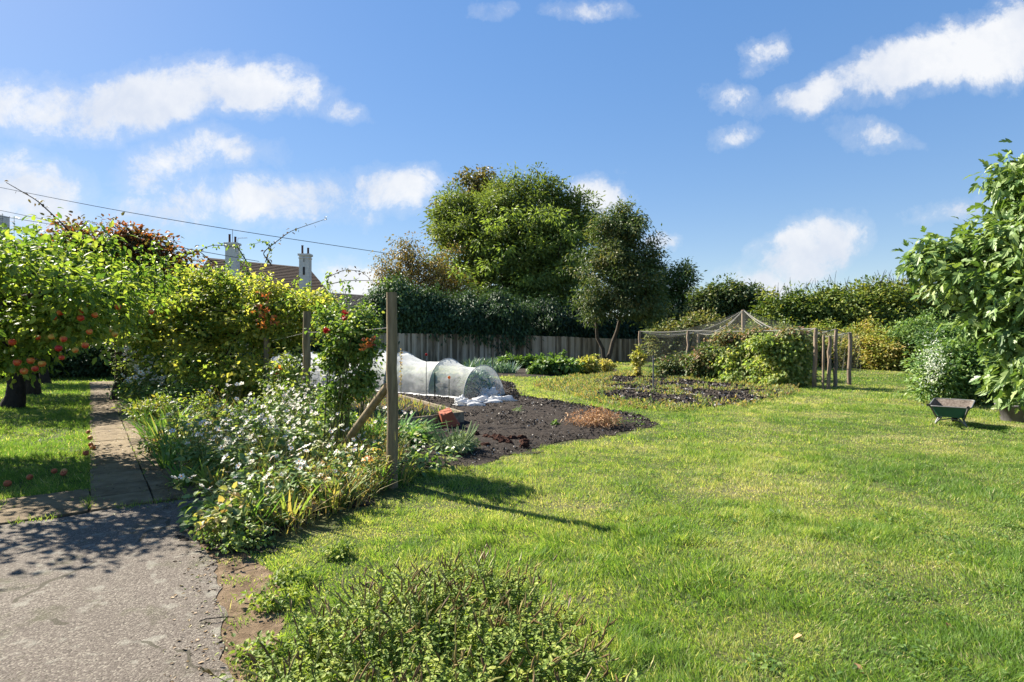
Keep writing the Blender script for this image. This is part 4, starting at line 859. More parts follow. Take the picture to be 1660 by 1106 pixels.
iris = [(262, 722, 'iris clump with long green blades leaning over the path edge'), (285, 745, 'iris clump just behind the red fallen apple on the path edge'), (238, 690, 'narrow iris clump halfway down the path edge'), (222, 662, 'iris clump in front of the yellowing plants by the path'),
        (330, 770, 'iris clump with orange dying tips near the front of the border'), (300, 700, 'iris clump with dark blades in front of the dark trunk'), (395, 868, 'front corner iris clump touching the lawn'), (470, 850, 'withered iris clump along the lawn edge'),
        (545, 828, 'iris clump with curled tan leaves by the log edging'), (618, 790, 'small iris clump at the foot of the tall braced post'), (650, 782, 'curling leaves right against the tall braced post'), (575, 800, 'iris clump with rusty tips left of the tall braced post'), (205, 640, 'farthest iris clump at the end of the path'), (275, 708, 'broad iris clump behind the ones leaning on the path'), (250, 672, 'dark iris clump under the shady shrub'), (310, 745, 'upright iris clump in the border just behind the path edge'), (350, 800, 'pale yellowing iris clump among the front leaves'), (435, 800, 'iris clump hidden among the anemone stems'), (420, 845, 'iris clump with brown tips behind the front corner'), (228, 680, 'iris clump spilling over the far path slabs'), (246, 712, 'iris clump arching over the path near the fallen apples'), (268, 760, 'small iris clump on the path corner'), (300, 790, 'iris clump with tan leaves at the drive end of the path')]
for i, (px, py, lab) in enumerate(iris):
    b_ = g(px, py); straps('iris_clump', lab, b_[0], b_[1], 42, .52 if py < 760 else .38, .026, 300 + i, v0=.32 if i not in (4, 7, 8, 10, 11, 16, 18) else .72, group='iris clumps in the border', bend=.55)
def make_flower(seed):
    mb = MB(); flower_heads(mb, np.zeros((1, 3)), np.array([[0, 0, 1.]]), 1.0, R(seed), 0, 1); o = mb.build('flower', [M['petal'], M['petal_orange']], base=(0, 0, 0)); col.objects.unlink(o); return o.data
FLW = [make_flower(s) for s in (1, 2, 3)]
def put_flowers(root, P, Nn, r, rs):
    for p, n_ in list(zip(P, Nn))[:95]:
        o = bpy.data.objects.new('flower', FLW[rs.randint(3)]); col.objects.link(o); o.parent = root; o.location = p - ORG[root.name]
        o.rotation_euler = Vector(n_).to_track_quat('Z', 'Y').to_euler(); s = r * rs.uniform(.85, 1.15); o.scale = (s, s, s)
def anemone(px, py, label, h, ns, seed, rad=.28, fl=3, name='anemone_plant'):
    rs = R(seed); b_ = g(px, py); x, y = b_; root = empty(name, (x, y, 0), label, 'anemone', 'white anemones in the border')
    ms, ml, mf = MB(), MB(), MB(); FP = []; FN = []; LP = []
    for q in range(ns):
        a = rs.uniform(0, 6.28); r = rad * math.sqrt(rs.rand()); p0 = np.array([x + math.cos(a) * r, y + math.sin(a) * r, 0]); hh = h * rs.uniform(.7, 1.08)
        p1 = p0 + [math.cos(a) * .18 * hh + rs.randn() * .05, math.sin(a) * .18 * hh + rs.randn() * .05, hh * .7]; tube(ms, bez(p0, [p0[0], p0[1], hh * .4], p1, 5), [.0045, .004, .004, .0035, .003], 4, cap=False)
        LP.append(p1)
        for j in range(fl):
            p2 = p1 + [rs.randn() * .07, rs.randn() * .07, hh * rs.uniform(.14, .34)]; tube(ms, bez(p1, (p1 + p2) / 2 + rs.randn(3) * .01, p2, 4), .0022, 3, cap=False)
            if rs.rand() < .6: FP.append(p2); FN.append([rs.randn() * .6 - .35, rs.randn() * .6 - .15, .75])
            else: tube(ms, [p2, p2 + [0, 0, .006], p2 + [0, 0, .012]], [.003, .007, .003], 5)
    put_flowers(root, np.array(FP), np.array(FN), .026 if py > 680 else .055, rs)
    LP = np.array(LP); k = rs.randint(0, len(LP), ns * 6); n = len(k); X = LP[k] + rs.randn(n, 3) * .04; D = rs.randn(n, 3); D[:, 2] *= .3
    stamp(ml, T_LF, X, D, np.array([0, 0, 1.]) + rs.randn(n, 3) * .3, .07, .04, rs.rand(n), .2)
    n = ns * 16; a = rs.uniform(0, 6.28, n); r = rad * 1.25 * np.sqrt(rs.rand(n)); X = np.stack([x + np.cos(a) * r, y + np.sin(a) * r, rs.uniform(.1, .62, n) * h], 1)
    D = np.stack([np.cos(a), np.sin(a), rs.randn(n) * .3], 1) + rs.randn(n, 3) * .4
    stamp(ml, T_LF, X, D, np.array([0, 0, 1.]) + rs.randn(n, 3) * .3, rs.uniform(.06, .11, n), rs.uniform(.045, .075, n), np.clip(.45 + .3 * rs.randn(n), 0, 1), .35)
    ml.build('leaves', M['anem_leaf'], root); ms.build('stems', M['stem'], root)
an = [(470, 765, 'large white anemone plant in the middle of the border, full of flowers', .82, 30), (520, 745, 'white anemone plant in front of the second wooden post', .85, 26), (430, 745, 'white anemone plant left of the fullest one, flowers in a dense bank', .88, 26),
      (400, 790, 'white anemone plant with scattered blooms near the border centre', .66, 20), (350, 775, 'white anemone plant with flat flower tops nearer the path', .62, 18), (560, 775, 'white anemone plant between the two near posts', .6, 14),
      (440, 825, 'anemone plant mostly in leaf near the front of the border', .5, 14), (500, 815, 'anemone plant mostly in leaf by the log edging', .46, 14), (380, 845, 'anemone plant with broad leaves at the front corner of the border', .38, 12),
      (320, 735, 'white anemone plant in front of the dark trunk', .8, 16), (510, 700, 'white anemone plant behind the second post', .95, 16), (480, 715, 'tall white anemone plant with the highest flowers of the bank', .98, 18), (690, 762, 'small anemone with two pale blooms right of the tall braced post', .32, 6),
      (215, 648, 'tall white anemones beside the far end of the path, left side', 1.5, 30), (240, 655, 'tall white anemones beside the far end of the path, right side', 1.45, 28), (228, 668, 'white anemones just in front of the tall far ones', .95, 16), (265, 672, 'white anemones under the shady shrub', .85, 14),
      (660, 735, 'white anemone rising out of the broad leaved green plant', .62, 8)]
for i, (px, py, lab, h, ns) in enumerate(an): anemone(px, py, lab, h, ns, 400 + i)
def leafyplant(name, label, cat, px, py, h, r, n, ll, lw, mat, seed, group=None, T=T_LF, v0=.5, droop=.2, d=None, z0=.04, parts=True, stems=10):
    rs = R(seed); x, y = g(px, py); root = empty(name, (x, y, 0), label, cat, group); mb = MB(); ms = MB()
    lo = [LW(x, y, h * .5, r, r, h * .5)]
    nc = max(12, n // 14); P, C, D = foliage(mb, lo, nc, 14, r * .28, ll, lw, rs, T=T, inner=.2, v0=v0, zmin=z0, droop=droop, rough=.3)
    for q in range(stems):
        p = P[rs.randint(len(P))]; a = np.array([x + rs.randn() * r * .2, y + rs.randn() * r * .2, 0]); tube(ms, bez(a, [a[0], a[1], p[2] * .6], p, 5), [.006, .005, .005, .004, .003], 4, cap=False)
    mb.build('leaves', M[mat], root); ms.build('stems', M['stem'], root); return root
lp = [('rose_shrub', 'light green leafy shrub filling the space behind the second wooden post', 'shrub', 465, 690, 1.25, .42, 560, .07, .05, 'rose_leaf', .75), ('rose_shrub', 'loose light green shrub between the quince trunk and the third post', 'shrub', 405, 672, 1.2, .5, 560, .07, .05, 'bush_leaf', .75), ('path_perennial', 'leafy yellow green plant half covering the middle of the path edge', 'perennial', 262, 740, .3, .22, 200, .06, .035, 'border_leaf', .3), ('path_perennial', 'big leafy plant hiding the far path edge below the quince', 'perennial', 236, 665, .75, .5, 420, .08, .05, 'rose_leaf', .45), ('path_perennial', 'pale seedy plant in front of the shady shrub', 'perennial', 262, 655, .9, .55, 420, .07, .045, 'autumn_leaf', .3), ('path_perennial', 'leafy plant between the dark trunk and the path irises', 'perennial', 300, 680, .8, .5, 420, .07, .045, 'anem_leaf', .4), ('autumn_perennial', 'yellowing leafy perennial at the far path edge', 'perennial', 225, 645, .55, .4, 260, .09, .05, 'yellow_leaf', .25), ('autumn_perennial', 'yellow green perennial bending over the path below the white anemones', 'perennial', 250, 690, .5, .4, 300, .08, .05, 'autumn_leaf', .4),
      ('border_perennial', 'green perennial in the shade at the foot of the quince', 'perennial', 330, 690, .6, .5, 420, .07, .045, 'bush_leaf', .3), ('border_perennial', 'broad leaved plant at the front corner of the border', 'perennial', 375, 868, .3, .26, 200, .075, .055, 'border_leaf', .35),
      ('border_perennial', 'low bright green plant nearest the drive corner', 'perennial', 385, 893, .16, .2, 240, .035, .024, 'rose_leaf', .6), ('border_perennial', 'green plant filling the border behind the irises', 'perennial', 410, 715, .6, .5, 420, .08, .05, 'rose_leaf', .5),
      ('border_perennial', 'loose green plant below the climbing rose', 'perennial', 545, 735, .6, .42, 380, .06, .045, 'rose_leaf', .6), ('border_perennial', 'yellow green plant below the second wooden post', 'perennial', 475, 700, .85, .5, 420, .08, .055, 'rose_leaf', .7), ('border_perennial', 'brownish seedy plant beside the log edging', 'perennial', 520, 812, .35, .3, 300, .05, .03, 'border_leaf', .75), ('border_perennial', 'leafy plant with orange marigold beside the tall braced post', 'perennial', 595, 795, .36, .25, 240, .05, .03, 'border_leaf', .5)]
for i, (nm, lab, cat, px, py, h, r, n, ll, lw, mt, v0) in enumerate(lp): rt_ = leafyplant(nm, lab, cat, px, py, h, r, n * 3, ll * .8, lw * .8, mt, 500 + i, v0=v0, stems=24, group='leafy plants of the border')
mb = MB(); flower_heads(mb, np.array([at(595, 743, 5.6), at(590, 745, 5.62), at(599, 745, 5.58)]), np.array([[-.2, -.6, .8], [-.5, -.4, .8], [.3, -.5, .8]]), .035, R(3), 0, None); mb.build('flowers', M['petal_orange'], rt_)
# log edging
mb = MB(); rs = R(9)
for a_, b_ in (((478, 826), (556, 800)), ((500, 838), (575, 812)), ((430, 858), (490, 836))):
    A_, B_ = g(*a_), g(*b_); tube(mb, curve3([*A_, .06], [*B_, .09], .01, 7, .006, rs), .028, 8, .5)
tag(mb.build('log_edging', M['post'], base=(*g(500, 838), 0), smooth=True), 'old logs edging the flower border beside the lawn', 'edging')

# litter on the path and drive edge
def litter():
    rs = R(87); n = 5200; a = np.where(rs.rand(n) < .7, .95 - np.abs(rs.randn(n)) * .22, rs.rand(n)); b = rs.uniform(-1.3, 14, n) ; Q = PO + E1 * a[:, None] + E2 * b[:, None]; keep = (a > -.1) & (a < 1.25); Q = Q[keep]
    n2 = 260; t = rs.rand(n2); e_ = np.array([g(322, 852), g(345, 900), g(352, 960), g(358, 1030), g(368, 1100)]); E_ = np.stack([np.interp(t * 4, range(5), e_[:, i]) for i in (0, 1)], 1) + np.stack([-np.abs(rs.randn(n2)) * .12, rs.randn(n2) * .1], 1); zq = np.r_[np.full(len(Q), .031), np.full(len(E_), .013)]; Q = np.vstack([Q, E_]); n = len(Q); zq = np.where((Q - PO) @ E2 < -.93, .013, zq)
    mb = MB(); s = rs.uniform(.008, .035, n) ; D = rs.randn(n, 3); D[:, 2] *= .15
    stamp(mb, T_LF, np.c_[Q, zq + .003 * rs.rand(n)], D, np.array([0, 0, 1.]) + rs.randn(n, 3) * .25, s, s * .5, rs.rand(n), .3)
    tag(mb.build('leaf_litter', leafmat('litter', [(.03, .022, .015), (.09, .055, .03), (.17, .11, .05), (.1, .13, .04)], .1)), 'scattered dead leaf fragments and crumbs on the path edges', 'leaf litter', kind='stuff')
litter()
def jointweeds():
    rs = R(91); mb = MB(); segs = [(pf(-5, -.95), pf(1.2, -.95), 1500, .05), (pf(-5, -.45), pf(0, -.45), 260, .02), (pf(0, -.93), pf(0, 0), 260, .03), (pf(0, 0), pf(0, 14), 2600, .03), (pf(-5, 0), pf(0, 0), 1500, .035), (pf(.48, -.9), pf(.48, 9), 300, .012), (pf(.97, -1), pf(.97, 9), 900, .06), (pf(-.68, -.9), pf(-.62, 0), 140, .015)]
    for a, b, n, w in segs:
        t = rs.rand(n); Q = a + (b - a) * t[:, None] + rs.randn(n, 2) * w; Q = Q[vnoise(Q[:, 0] * 1.0, Q[:, 1], .3, 17) > .42]; n = len(Q); D = np.c_[rs.randn(n, 2) * .6, np.ones(n)]
        stamp(mb, T_BL2, np.c_[Q, np.full(n, .012)], D, rs.randn(n, 3), rs.uniform(.02, .06, n), .005, np.clip(.35 + .2 * rs.randn(n), 0, 1), .4)
    tag(mb.build('joint_grass', M['grass_blade']), 'tufts of grass and moss growing in the joints of the slabs and kerb', 'grass', kind='stuff')
jointweeds()
# fallen apples
fa = [((88, 772), 'pale fallen apple in the lawn strip, left of a pair'), ((104, 772), 'fallen apple in the lawn strip, right of a pair'), ((48, 782), 'orange fallen apple in the grass near the stone kerb'), ((103, 776), 'brown fallen apple in front of the pair in the grass'), ((12, 793), 'fallen apple at the kerb by the left edge'), ((143, 706), 'fallen apple on the far left path edge'), ((147, 727), 'red fallen apple on the left path edge'), ((150, 732), 'fallen apple touching the path beside the red one'), ((139, 742), 'pinkish fallen apple at the grass edge of the path'),
      ((146, 716), 'small fallen apple between others on the path edge'), ((261, 736), 'fallen apple under the iris leaves'), ((268, 747), 'bright red fallen apple at the right path edge'), ((276, 760), 'dark bruised fallen apple by the irises'), ((292, 783), 'red fallen apple on soil at the border front'), ((248, 722), 'fallen apple farther along the right path edge'), ((340, 826), 'brown rotten apple under the front plants')]
rs = R(31)
for (px, py), lab in fa:
    p = g(px, py); red = 'red' in lab
    o = bpy.data.objects.new('fallen_apple', (APP[1] if red else APF[rs.randint(3)])); col.objects.link(o); s = rs.uniform(.75, .95)
    o.location = (p[0], p[1], .055 if px < 140 else .05); o.scale = (s, s, s); o.rotation_euler = (rs.uniform(.6, 2), rs.uniform(-1, 1), rs.rand() * 6); tag(o, lab, 'apple', 'fallen apples')

# ------------------------------------------------------------------ vegetable bed
def blob(mb, c, r, seed, amp=.25, nu=28, nv=16, var=.5, mat=0, f=3.):
    rs = R(seed); ph = rs.uniform(0, 6.28, 12); V = []
    for i in range(nv + 1):
        th = math.pi * i / nv
        for j in range(nu):
            a = 2 * math.pi * j / nu; x, y, z = math.sin(th) * math.cos(a), math.sin(th) * math.sin(a), math.cos(th)
            k = 1 + amp * (math.sin(f * x + ph[0]) * math.sin(f * y + ph[1]) + .6 * math.sin(2.3 * f * y + ph[2] + 2 * z) * math.sin(2 * f * x + ph[3]) + .35 * math.sin(4.7 * f * x + ph[4] + 3 * y) * math.cos(4 * f * z + ph[5]))
            V.append([c[0] + r[0] * x * k, c[1] + r[1] * y * k, max(.0, c[2] + r[2] * z * k)])
    mb.add(V, [[i * nu + j, i * nu + (j + 1) % nu, (i + 1) * nu + (j + 1) % nu, (i + 1) * nu + j] for i in range(nv) for j in range(nu)], var, mat)
def tunnel():
    A = np.array([-.74, 14.7]); ax = unit(np.array([-.8, .6])); pr = np.array([.6, .8]); hw = .76
    root = empty('net_tunnel', (*A, 0), 'white mesh grow tunnel stretched over hoops in the vegetable bed', 'grow tunnel')
    ts = [0, 1.23, 3.0, 4.0, 5.8, 7.6, 9.2]; hs_ = [.82, .97, 1.13, 1.17, 1.12, 1.08, 1.0]; rs = R(5)
    na = 34
    def prof(t, h, w, k, seed=0):
        out = []
        for j in range(na + 1):
            a = math.pi * j / na; x = -math.cos(a) * w; z = math.sin(a) ** .85 * h; out.append(np.array([*(A + ax * t + pr * x), z]))
        return np.array(out)
    rows = []
    for i in range(len(ts) - 1):
        for q in range(10):
            f = q / 10; sag = 4 * f * (1 - f); h = hs_[i] * (1 - f) + hs_[i + 1] * f - .15 * sag * (ts[i + 1] - ts[i]) / 1.6; rows.append(prof(ts[i] * (1 - f) + ts[i + 1] * f, h, hw * (1 - .05 * sag), 0))
    rows.append(prof(ts[-1], hs_[-1], hw, 0)); G = np.array(rows); n = len(G)
    wr = .03 * np.sin(np.arange(n)[:, None] * .9 + np.arange(na + 1)[None] * .8) + .02 * R(8).randn(n, na + 1)
    cen = G.mean(1, keepdims=True); dr = unit(G - cen); G = G - dr * np.abs(wr)[..., None] * (np.arange(n) % 10 != 0)[:, None, None]
    mb = MB(); mb.add(G.reshape(-1, 3), [[i * (na + 1) + j, i * (na + 1) + j + 1, (i + 1) * (na + 1) + j + 1, (i + 1) * (na + 1) + j] for i in range(n - 1) for j in range(na)], np.repeat(np.clip(1 - np.arange(n - 1) / 13., 0, 1), na))
    # closed near end: gathered down to the ground in front of the first hoop
    E = []; h0 = prof(0, hs_[0], hw, 0)
    for q in range(9):
        f = q / 8; gp = np.array([*(A - ax * .42 + pr * -.05), .03]); bulge = -ax * .10 * math.sin(math.pi * f)
        tgt = np.stack([np.interp(np.linspace(0, 1, na + 1), [0, 1], [gp[0] - .3 * pr[0], gp[0] + .3 * pr[0]]), np.interp(np.linspace(0, 1, na + 1), [0, 1], [gp[1] - .3 * pr[1], gp[1] + .3 * pr[1]]), np.full(na + 1, .05)], 1)
        ring = h0 * (1 - f) + tgt * f; ring[:, :2] += bulge; ring[:, :2] += (ax * .03)[None] * np.sin(np.arange(na + 1) * 1.7)[:, None] * f; E.append(ring)
    E = np.array(E); mb.add(E.reshape(-1, 3), [[i * (na + 1) + j, i * (na + 1) + j + 1, (i + 1) * (na + 1) + j + 1, (i + 1) * (na + 1) + j] for i in range(8) for j in range(na)], 1.0)
    mb.build('netting', M['fleece'], root, smooth=True)
    for t, h in zip(ts, hs_):
        mb = MB(); tube(mb, prof(t, h + .006, hw + .006, 0), .011, 6); mb.build('hoop', M['hoop'], root, smooth=True)
    # bunched cloth
    mb = MB()
    for k, (px, py, rx, ry, rz) in enumerate([(785, 655, .34, .14, .10), (805, 653, .36, .15, .11), (793, 647, .25, .16, .19), (758, 660, .26, .12, .10), (820, 652, .16, .12, .08), (748, 655, .13, .1, .12)]):
        x, y = g(px, py); blob(mb, (x, y, .03), (rx, ry, rz), 60 + k, .45, 40, 18, f=4., var=0)
    mb.build('gathered_cloth', M['cloth'], root, smooth=True)
    mb = MB(); P0 = A + pr * -hw  # skirt lying on the soil along the near side
    S = [];
    for i in range(40):
        t = 9.2 * i / 39; w = .10 + .06 * math.sin(i * 1.3); S.append([*(P0 + ax * t), .05]); S.append([*(P0 + ax * t - pr * w * .5), .05 + .03 * math.sin(i * 2.1) ** 2]); S.append([*(P0 + ax * t - pr * w), .012])
    mb.add(S, [[i * 3 + j, i * 3 + j + 1, i * 3 + j + 4, i * 3 + j + 3] for i in range(39) for j in range(2)]); mb.build('skirt', M['cloth'], root, smooth=True)
    labs = ['big leafy cabbage nearest the open end of the mesh tunnel', 'second cabbage inside the mesh tunnel', 'cabbage between the first and second hoops', 'cabbage under the sagging middle of the mesh tunnel', 'cabbage under the third hoop of the mesh tunnel', 'cabbage near the far hidden end of the mesh tunnel']
    for k, (t, w, h) in enumerate([(.15, -.12, .6), (.45, .25, .62), (1.1, -.2, .55), (2.0, .1, .5), (2.9, -.15, .55), (4.2, 0, .5)]):
        c = A + ax * t + pr * w; rs = R(90 + k); mb = MB(); n = 420; a = rs.uniform(0, 6.28, n); e_ = rs.rand(n)
        P_ = np.stack([c[0] + np.cos(a) * .1 * e_, c[1] + np.sin(a) * .1 * e_, .1 + h * .5 * rs.rand(n)], 1)
        P_ = np.stack([c[0] + np.cos(a) * (.1 + .24 * e_), c[1] + np.sin(a) * (.1 + .24 * e_), .08 + (h - .12) * rs.rand(n) ** .8 * (1 - .3 * e_)], 1)
        stamp(mb, T_LF, P_, np.stack([np.cos(a) * .6, np.sin(a) * .6, rs.uniform(.1, 1.2, n)], 1) + rs.randn(n, 3) * .2, np.stack([-np.cos(a), -np.sin(a), np.full(n, .8)], 1), rs.uniform(.12, .24, n), rs.uniform(.1, .18, n), rs.rand(n), .4)
        o = mb.build('cabbage', M['cabbage_leaf'], base=(*c, 0)); tag(o, labs[k], 'cabbage', 'cabbages in the mesh tunnel')
tunnel()
def raised_bed():
    c = np.array([-.87, 10.0]); a = np.array([-2.6, 13.1]); b = np.array([-2.35, 8.52]); root = empty('raised_bed', (*c, 0), 'low timber framed raised bed beside the mesh tunnel', 'raised bed')
    for p, q, v_ in ((c, a, .7), (c + [.02, -.02], b, .2)):
        mid = (p + q) / 2; Ln = np.linalg.norm(q - p); rz = math.atan2(q[1] - p[1], q[0] - p[0]); mb = MB(); box(mb, (*mid, .115), (Ln, .045, .23), rz, v_); o = mb.build('board', M['boardwood'], root); bevel(o, .006)
    mb = MB(); box(mb, (c[0] - .06, c[1] + .03, .10), (.06, .06, .2), .5); mb.build('corner_post', M['boardwood'], root)
    d_ = a + (b - c); m = MB(); m.add([[*(c + [-.03, .02]), .17], [*a, .17], [*d_, .17], [*b, .17]], [[0, 1, 2, 3]]); m.build('soil', M['soil'], root)
    rs = R(3); mb = MB(); n = 900; s, t = rs.rand(n), rs.rand(n); P_ = c + (a - c) * s[:, None] + (b - c) * t[:, None] * .95
    D = rs.randn(n, 3) * .6; D[:, 2] = 1; stamp(mb, T_LF, np.c_[P_, np.full(n, .17)], D, rs.randn(n, 3), rs.uniform(.04, .14, n), .02, rs.rand(n), .3)
    mb.build('seedlings', M['border_leaf'], root)
raised_bed()
def sqpot():
    c = np.array([*g(729, 694), .0]); mb = MB(); from mathutils import Euler
    E_ = np.array(Euler((math.radians(14), math.radians(-20), math.radians(18))).to_matrix())
    def ring(s, z, r=.25):
        out = []
        for k in range(4):
            cx, cy = [(1, 1), (-1, 1), (-1, -1), (1, -1)][k]
            for q in range(4):
                an = math.pi / 2 * k + q * math.pi / 6; out.append([(s - s * r) * cx + s * r * math.cos(an), (s - s * r) * cy + s * r * math.sin(an), z])
        return out
    rings = [ring(.10, .27), ring(.135, .05), ring(.15, .05), ring(.152, 0), ring(.138, 0), ring(.128, .05), ring(.093, .26)]; V = np.array([p for r_ in rings for p in r_])
    V = V @ E_.T + c + [0, 0, .045]; n = 16
    mb.add(V, [[i * n + j, i * n + (j + 1) % n, (i + 1) * n + (j + 1) % n, (i + 1) * n + j] for i in range(len(rings) - 1) for j in range(n)])
    mb.add(V[:16], [list(range(16))]); mb.add(V[-16:], [list(range(16))])
    o = mb.build('square_pot', M['terracotta'], base=c); bevel(o, .004); tag(o, 'upturned square brick red plant pot leaning on the raised bed board', 'plant pot')
sqpot()
def cane(px, top, bot, r, lab, mat='post', lean=0, capm=None, name='garden_cane', cat='cane', d=None):
    dd = d or g(px, bot)[1]; b_ = at(px, 550, dd); b_[2] = 0; t = at(px + lean, top, dd); mb = MB(); tube(mb, [b_ - [0, 0, .05], (b_ + t) / 2, t], r, 6); mats = [M[mat]]
    if capm:
        mats.append(M[capm]); blob(mb, t, (.035, .035, .035), 3, .1, 8, 6, mat=1)
    o = mb.build(name, mats, base=b_); tag(o, lab, cat, 'canes and stakes')
cane(691, 575, 648, .009, 'thin cane with a red tip in front of the mesh tunnel', 'galv', capm='petal_red'); cane(705, 604, 650, .014, 'short dark stake in front of the mesh tunnel', 'barkdark')
cane(728, 612, 656, .008, 'thin cane with a yellow flower top before the mesh tunnel', 'stem', capm='petal_orange'); cane(799, 564, 600, .02, 'pale stake beside the leek rows', 'polepale', d=24); cane(1059, 577, 636, .02, 'grey stake in the weedy bed before the fruit cage', 'galv')
for (px, t_, b_, lab) in ((650, 566, 650, 'dry tall seed stalk just right of the tall braced post'),):
    x, y = g(px, b_); mb = MB(); rs = R(5); top = at(px, t_, y); tube(mb, [[x, y, 0], top], [.007, .004], 4); n = 50; zz = rs.uniform(.3, 1, n); P_ = np.array([x, y, 0]) + (top - [x, y, 0]) * zz[:, None]
    stamp(mb, T_LF, P_, rs.randn(n, 3), rs.randn(n, 3), .06, .025, rs.uniform(.6, 1, n), .2, 1); tag(mb.build('seed_stalk', [M['stem'], M['border_leaf']], base=(x, y, 0)), lab, 'plant')
straps('comfrey_plant', 'lush bright green broad leaved plant behind the tall braced post', *g(640, 718), 300, .5, .06, 601, mat='comfrey_leaf', spread=1.1, cat='plant', bend=.7, v0=.5, rad=.34)
straps('comfrey_plant', 'smaller bright green broad leaved plant left of the brace', *g(600, 712), 150, .45, .06, 602, mat='comfrey_leaf', spread=.9, cat='plant', bend=.7, v0=.4, rad=.2)
def greyplant():
    x, y = g(738, 735); rs = R(12); root = empty('grey_herb', (x, y, 0), 'silvery green herb with pale flower spikes on the dark soil', 'herb'); mb = MB(); foliage(mb, [LW(x, y, .1, .26, .24, .13)], 150, 18, .06, .045, .016, rs, T=T_LF, v0=.5, zmin=.02); mb.build('leaves', M['grey_leaf'], root)
    ms = MB(); n = 46; a = rs.uniform(0, 6.28, n)
    for q in range(n):
        p = np.array([x + math.cos(a[q]) * .18, y + math.sin(a[q]) * .16, .12]); e_ = p + [math.cos(a[q]) * .14 + rs.randn() * .03, math.sin(a[q]) * .1, rs.uniform(.12, .3)]; tube(ms, [p, (p + e_) / 2, e_], [.003, .007, .004], 4, rs.rand())
    ms.build('flower_spikes', M['grey_leaf'], root)
greyplant()
def scatterplant(name, lab, cat, px, py, r, h, n, ll, lw, mat, seed, **k):
    x, y = g(px, py); rs = R(seed); mb = MB(); foliage(mb, [LW(x, y, h * .45, r, r * .8, h * .5)], max(6, n // 16), 16, r * .25, ll, lw, rs, T=T_LF, zmin=.02, inner=.1, **k); return tag(mb.build(name, M[mat], base=(x, y, 0)), lab, cat)
scatterplant('dead_plant', 'dried orange brown plant lying on the dark soil', 'plant', 968, 693, .42, .3, 2200, .07, .012, 'dead_leaf', 31)
scatterplant('seedling', 'tiny green seedling alone on the dark soil', 'plant', 900, 692, .09, .12, 60, .05, .03, 'veg_leaf', 32)
scatterplant('weed', 'low pale weed at the far side of the dark soil', 'plant', 838, 668, .2, .12, 120, .05, .025, 'grey_leaf', 33)
scatterplant('weed', 'green weed patch at the right tip of the dark soil', 'plant', 1010, 690, .35, .13, 300, .05, .02, 'veg_leaf', 34)
mb = MB(); rs = R(8)
for k in range(16):
    x, y = g(812 + rs.randn() * 22, 716 + rs.randn() * 5); blob(mb, (x, y, .03), (.05 + .04 * rs.rand(), .05, .045), 200 + k, .4, 14, 8, var=rs.rand())
tag(mb.build('manure_clods', stdmat('manure', [(.03, .013, .009), (.07, .03, .02)], 30, .95, .6), base=(*g(812, 716), 0)), 'reddish brown manure clods on the dark soil', 'manure', kind='stuff')

# far vegetables
rs = R(44)
def vegrow(name, lab, cat, px0, px1, py, h, n, mat, ll, lw, seed, sp=.25, up=False, count=6):
    A_, B_ = g(px0, py), g(px1, py)
    ords = ['leftmost', 'second', 'third', 'fourth', 'fifth', 'sixth', 'seventh', 'eighth']
    for k in range(count):
        t = (k + .5) / count; c = A_ * (1 - t) + B_ * t; r = np.linalg.norm(B_ - A_) / count * .62
        if up: straps(name, lab % ords[k], c[0], c[1], n, h, lw, seed + k, mat=mat, spread=.35, cat=cat, bend=.4, rad=r, group=lab.replace('%s ', '') )
        else:
            mb = MB(); foliage(mb, [LW(c[0], c[1], h * .5, r, .35, h * .5)], max(10, n // 12), 12, .14, ll, lw, R(seed + k), T=T_LF, v0=.55, zmin=.03); tag(mb.build(name, M[mat], base=(*c, 0)), lab % ords[k], cat, lab.replace('%s ', ''))
vegrow('leek_plant', '%s blue green leek tuft in the row behind the mesh tunnel', 'leek', 752, 836, 606, .55, 60, 'leek_leaf', 0, .05, 620, up=True, count=5)
vegrow('leek_plant', '%s blue green leek tuft in the farther leek row', 'leek', 758, 830, 597, .6, 60, 'leek_leaf', 0, .05, 630, up=True, count=5)
vegrow('beetroot_plant', '%s bright green leafy vegetable in the sunny row', 'vegetable', 815, 900, 598, .62, 500, 'veg_leaf', .2, .14, 640, count=5)
vegrow('chard_plant', '%s green leafy vegetable in the near sunny row', 'vegetable', 862, 930, 608, .6, 520, 'veg_leaf', .2, .14, 650, count=3)
for (nm, lab, px, py, h, r, n, mt, v0) in [('artichoke_plant', 'tall pointed green plant at the right end of the sunny row', 912, 604, .98, .22, 420, 'veg_leaf', .6), ('squash_plant', 'dark green leafy plant left of the yellow bush', 935, 606, .5, .5, 600, 'comfrey_leaf', .3), ('yellow_bush', 'pale yellow leaved bush on the grass, left of a pair', 958, 606, .8, .48, 900, 'yellow_leaf', .45), ('yellow_bush', 'pale yellow leaved bush on the grass, right of a pair', 982, 603, .6, .4, 600, 'yellow_leaf', .6),
                                           ('sunflower_plant', 'tall thin yellowing plant at the left corner post of the fruit cage', 1034, 612, 1.4, .24, 600, 'yellow_leaf', .5)]:
    leafyplant(nm, lab, 'plant', px, py, h, r, n, .13, .09, mt, 660 + px, v0=v0, stems=10)
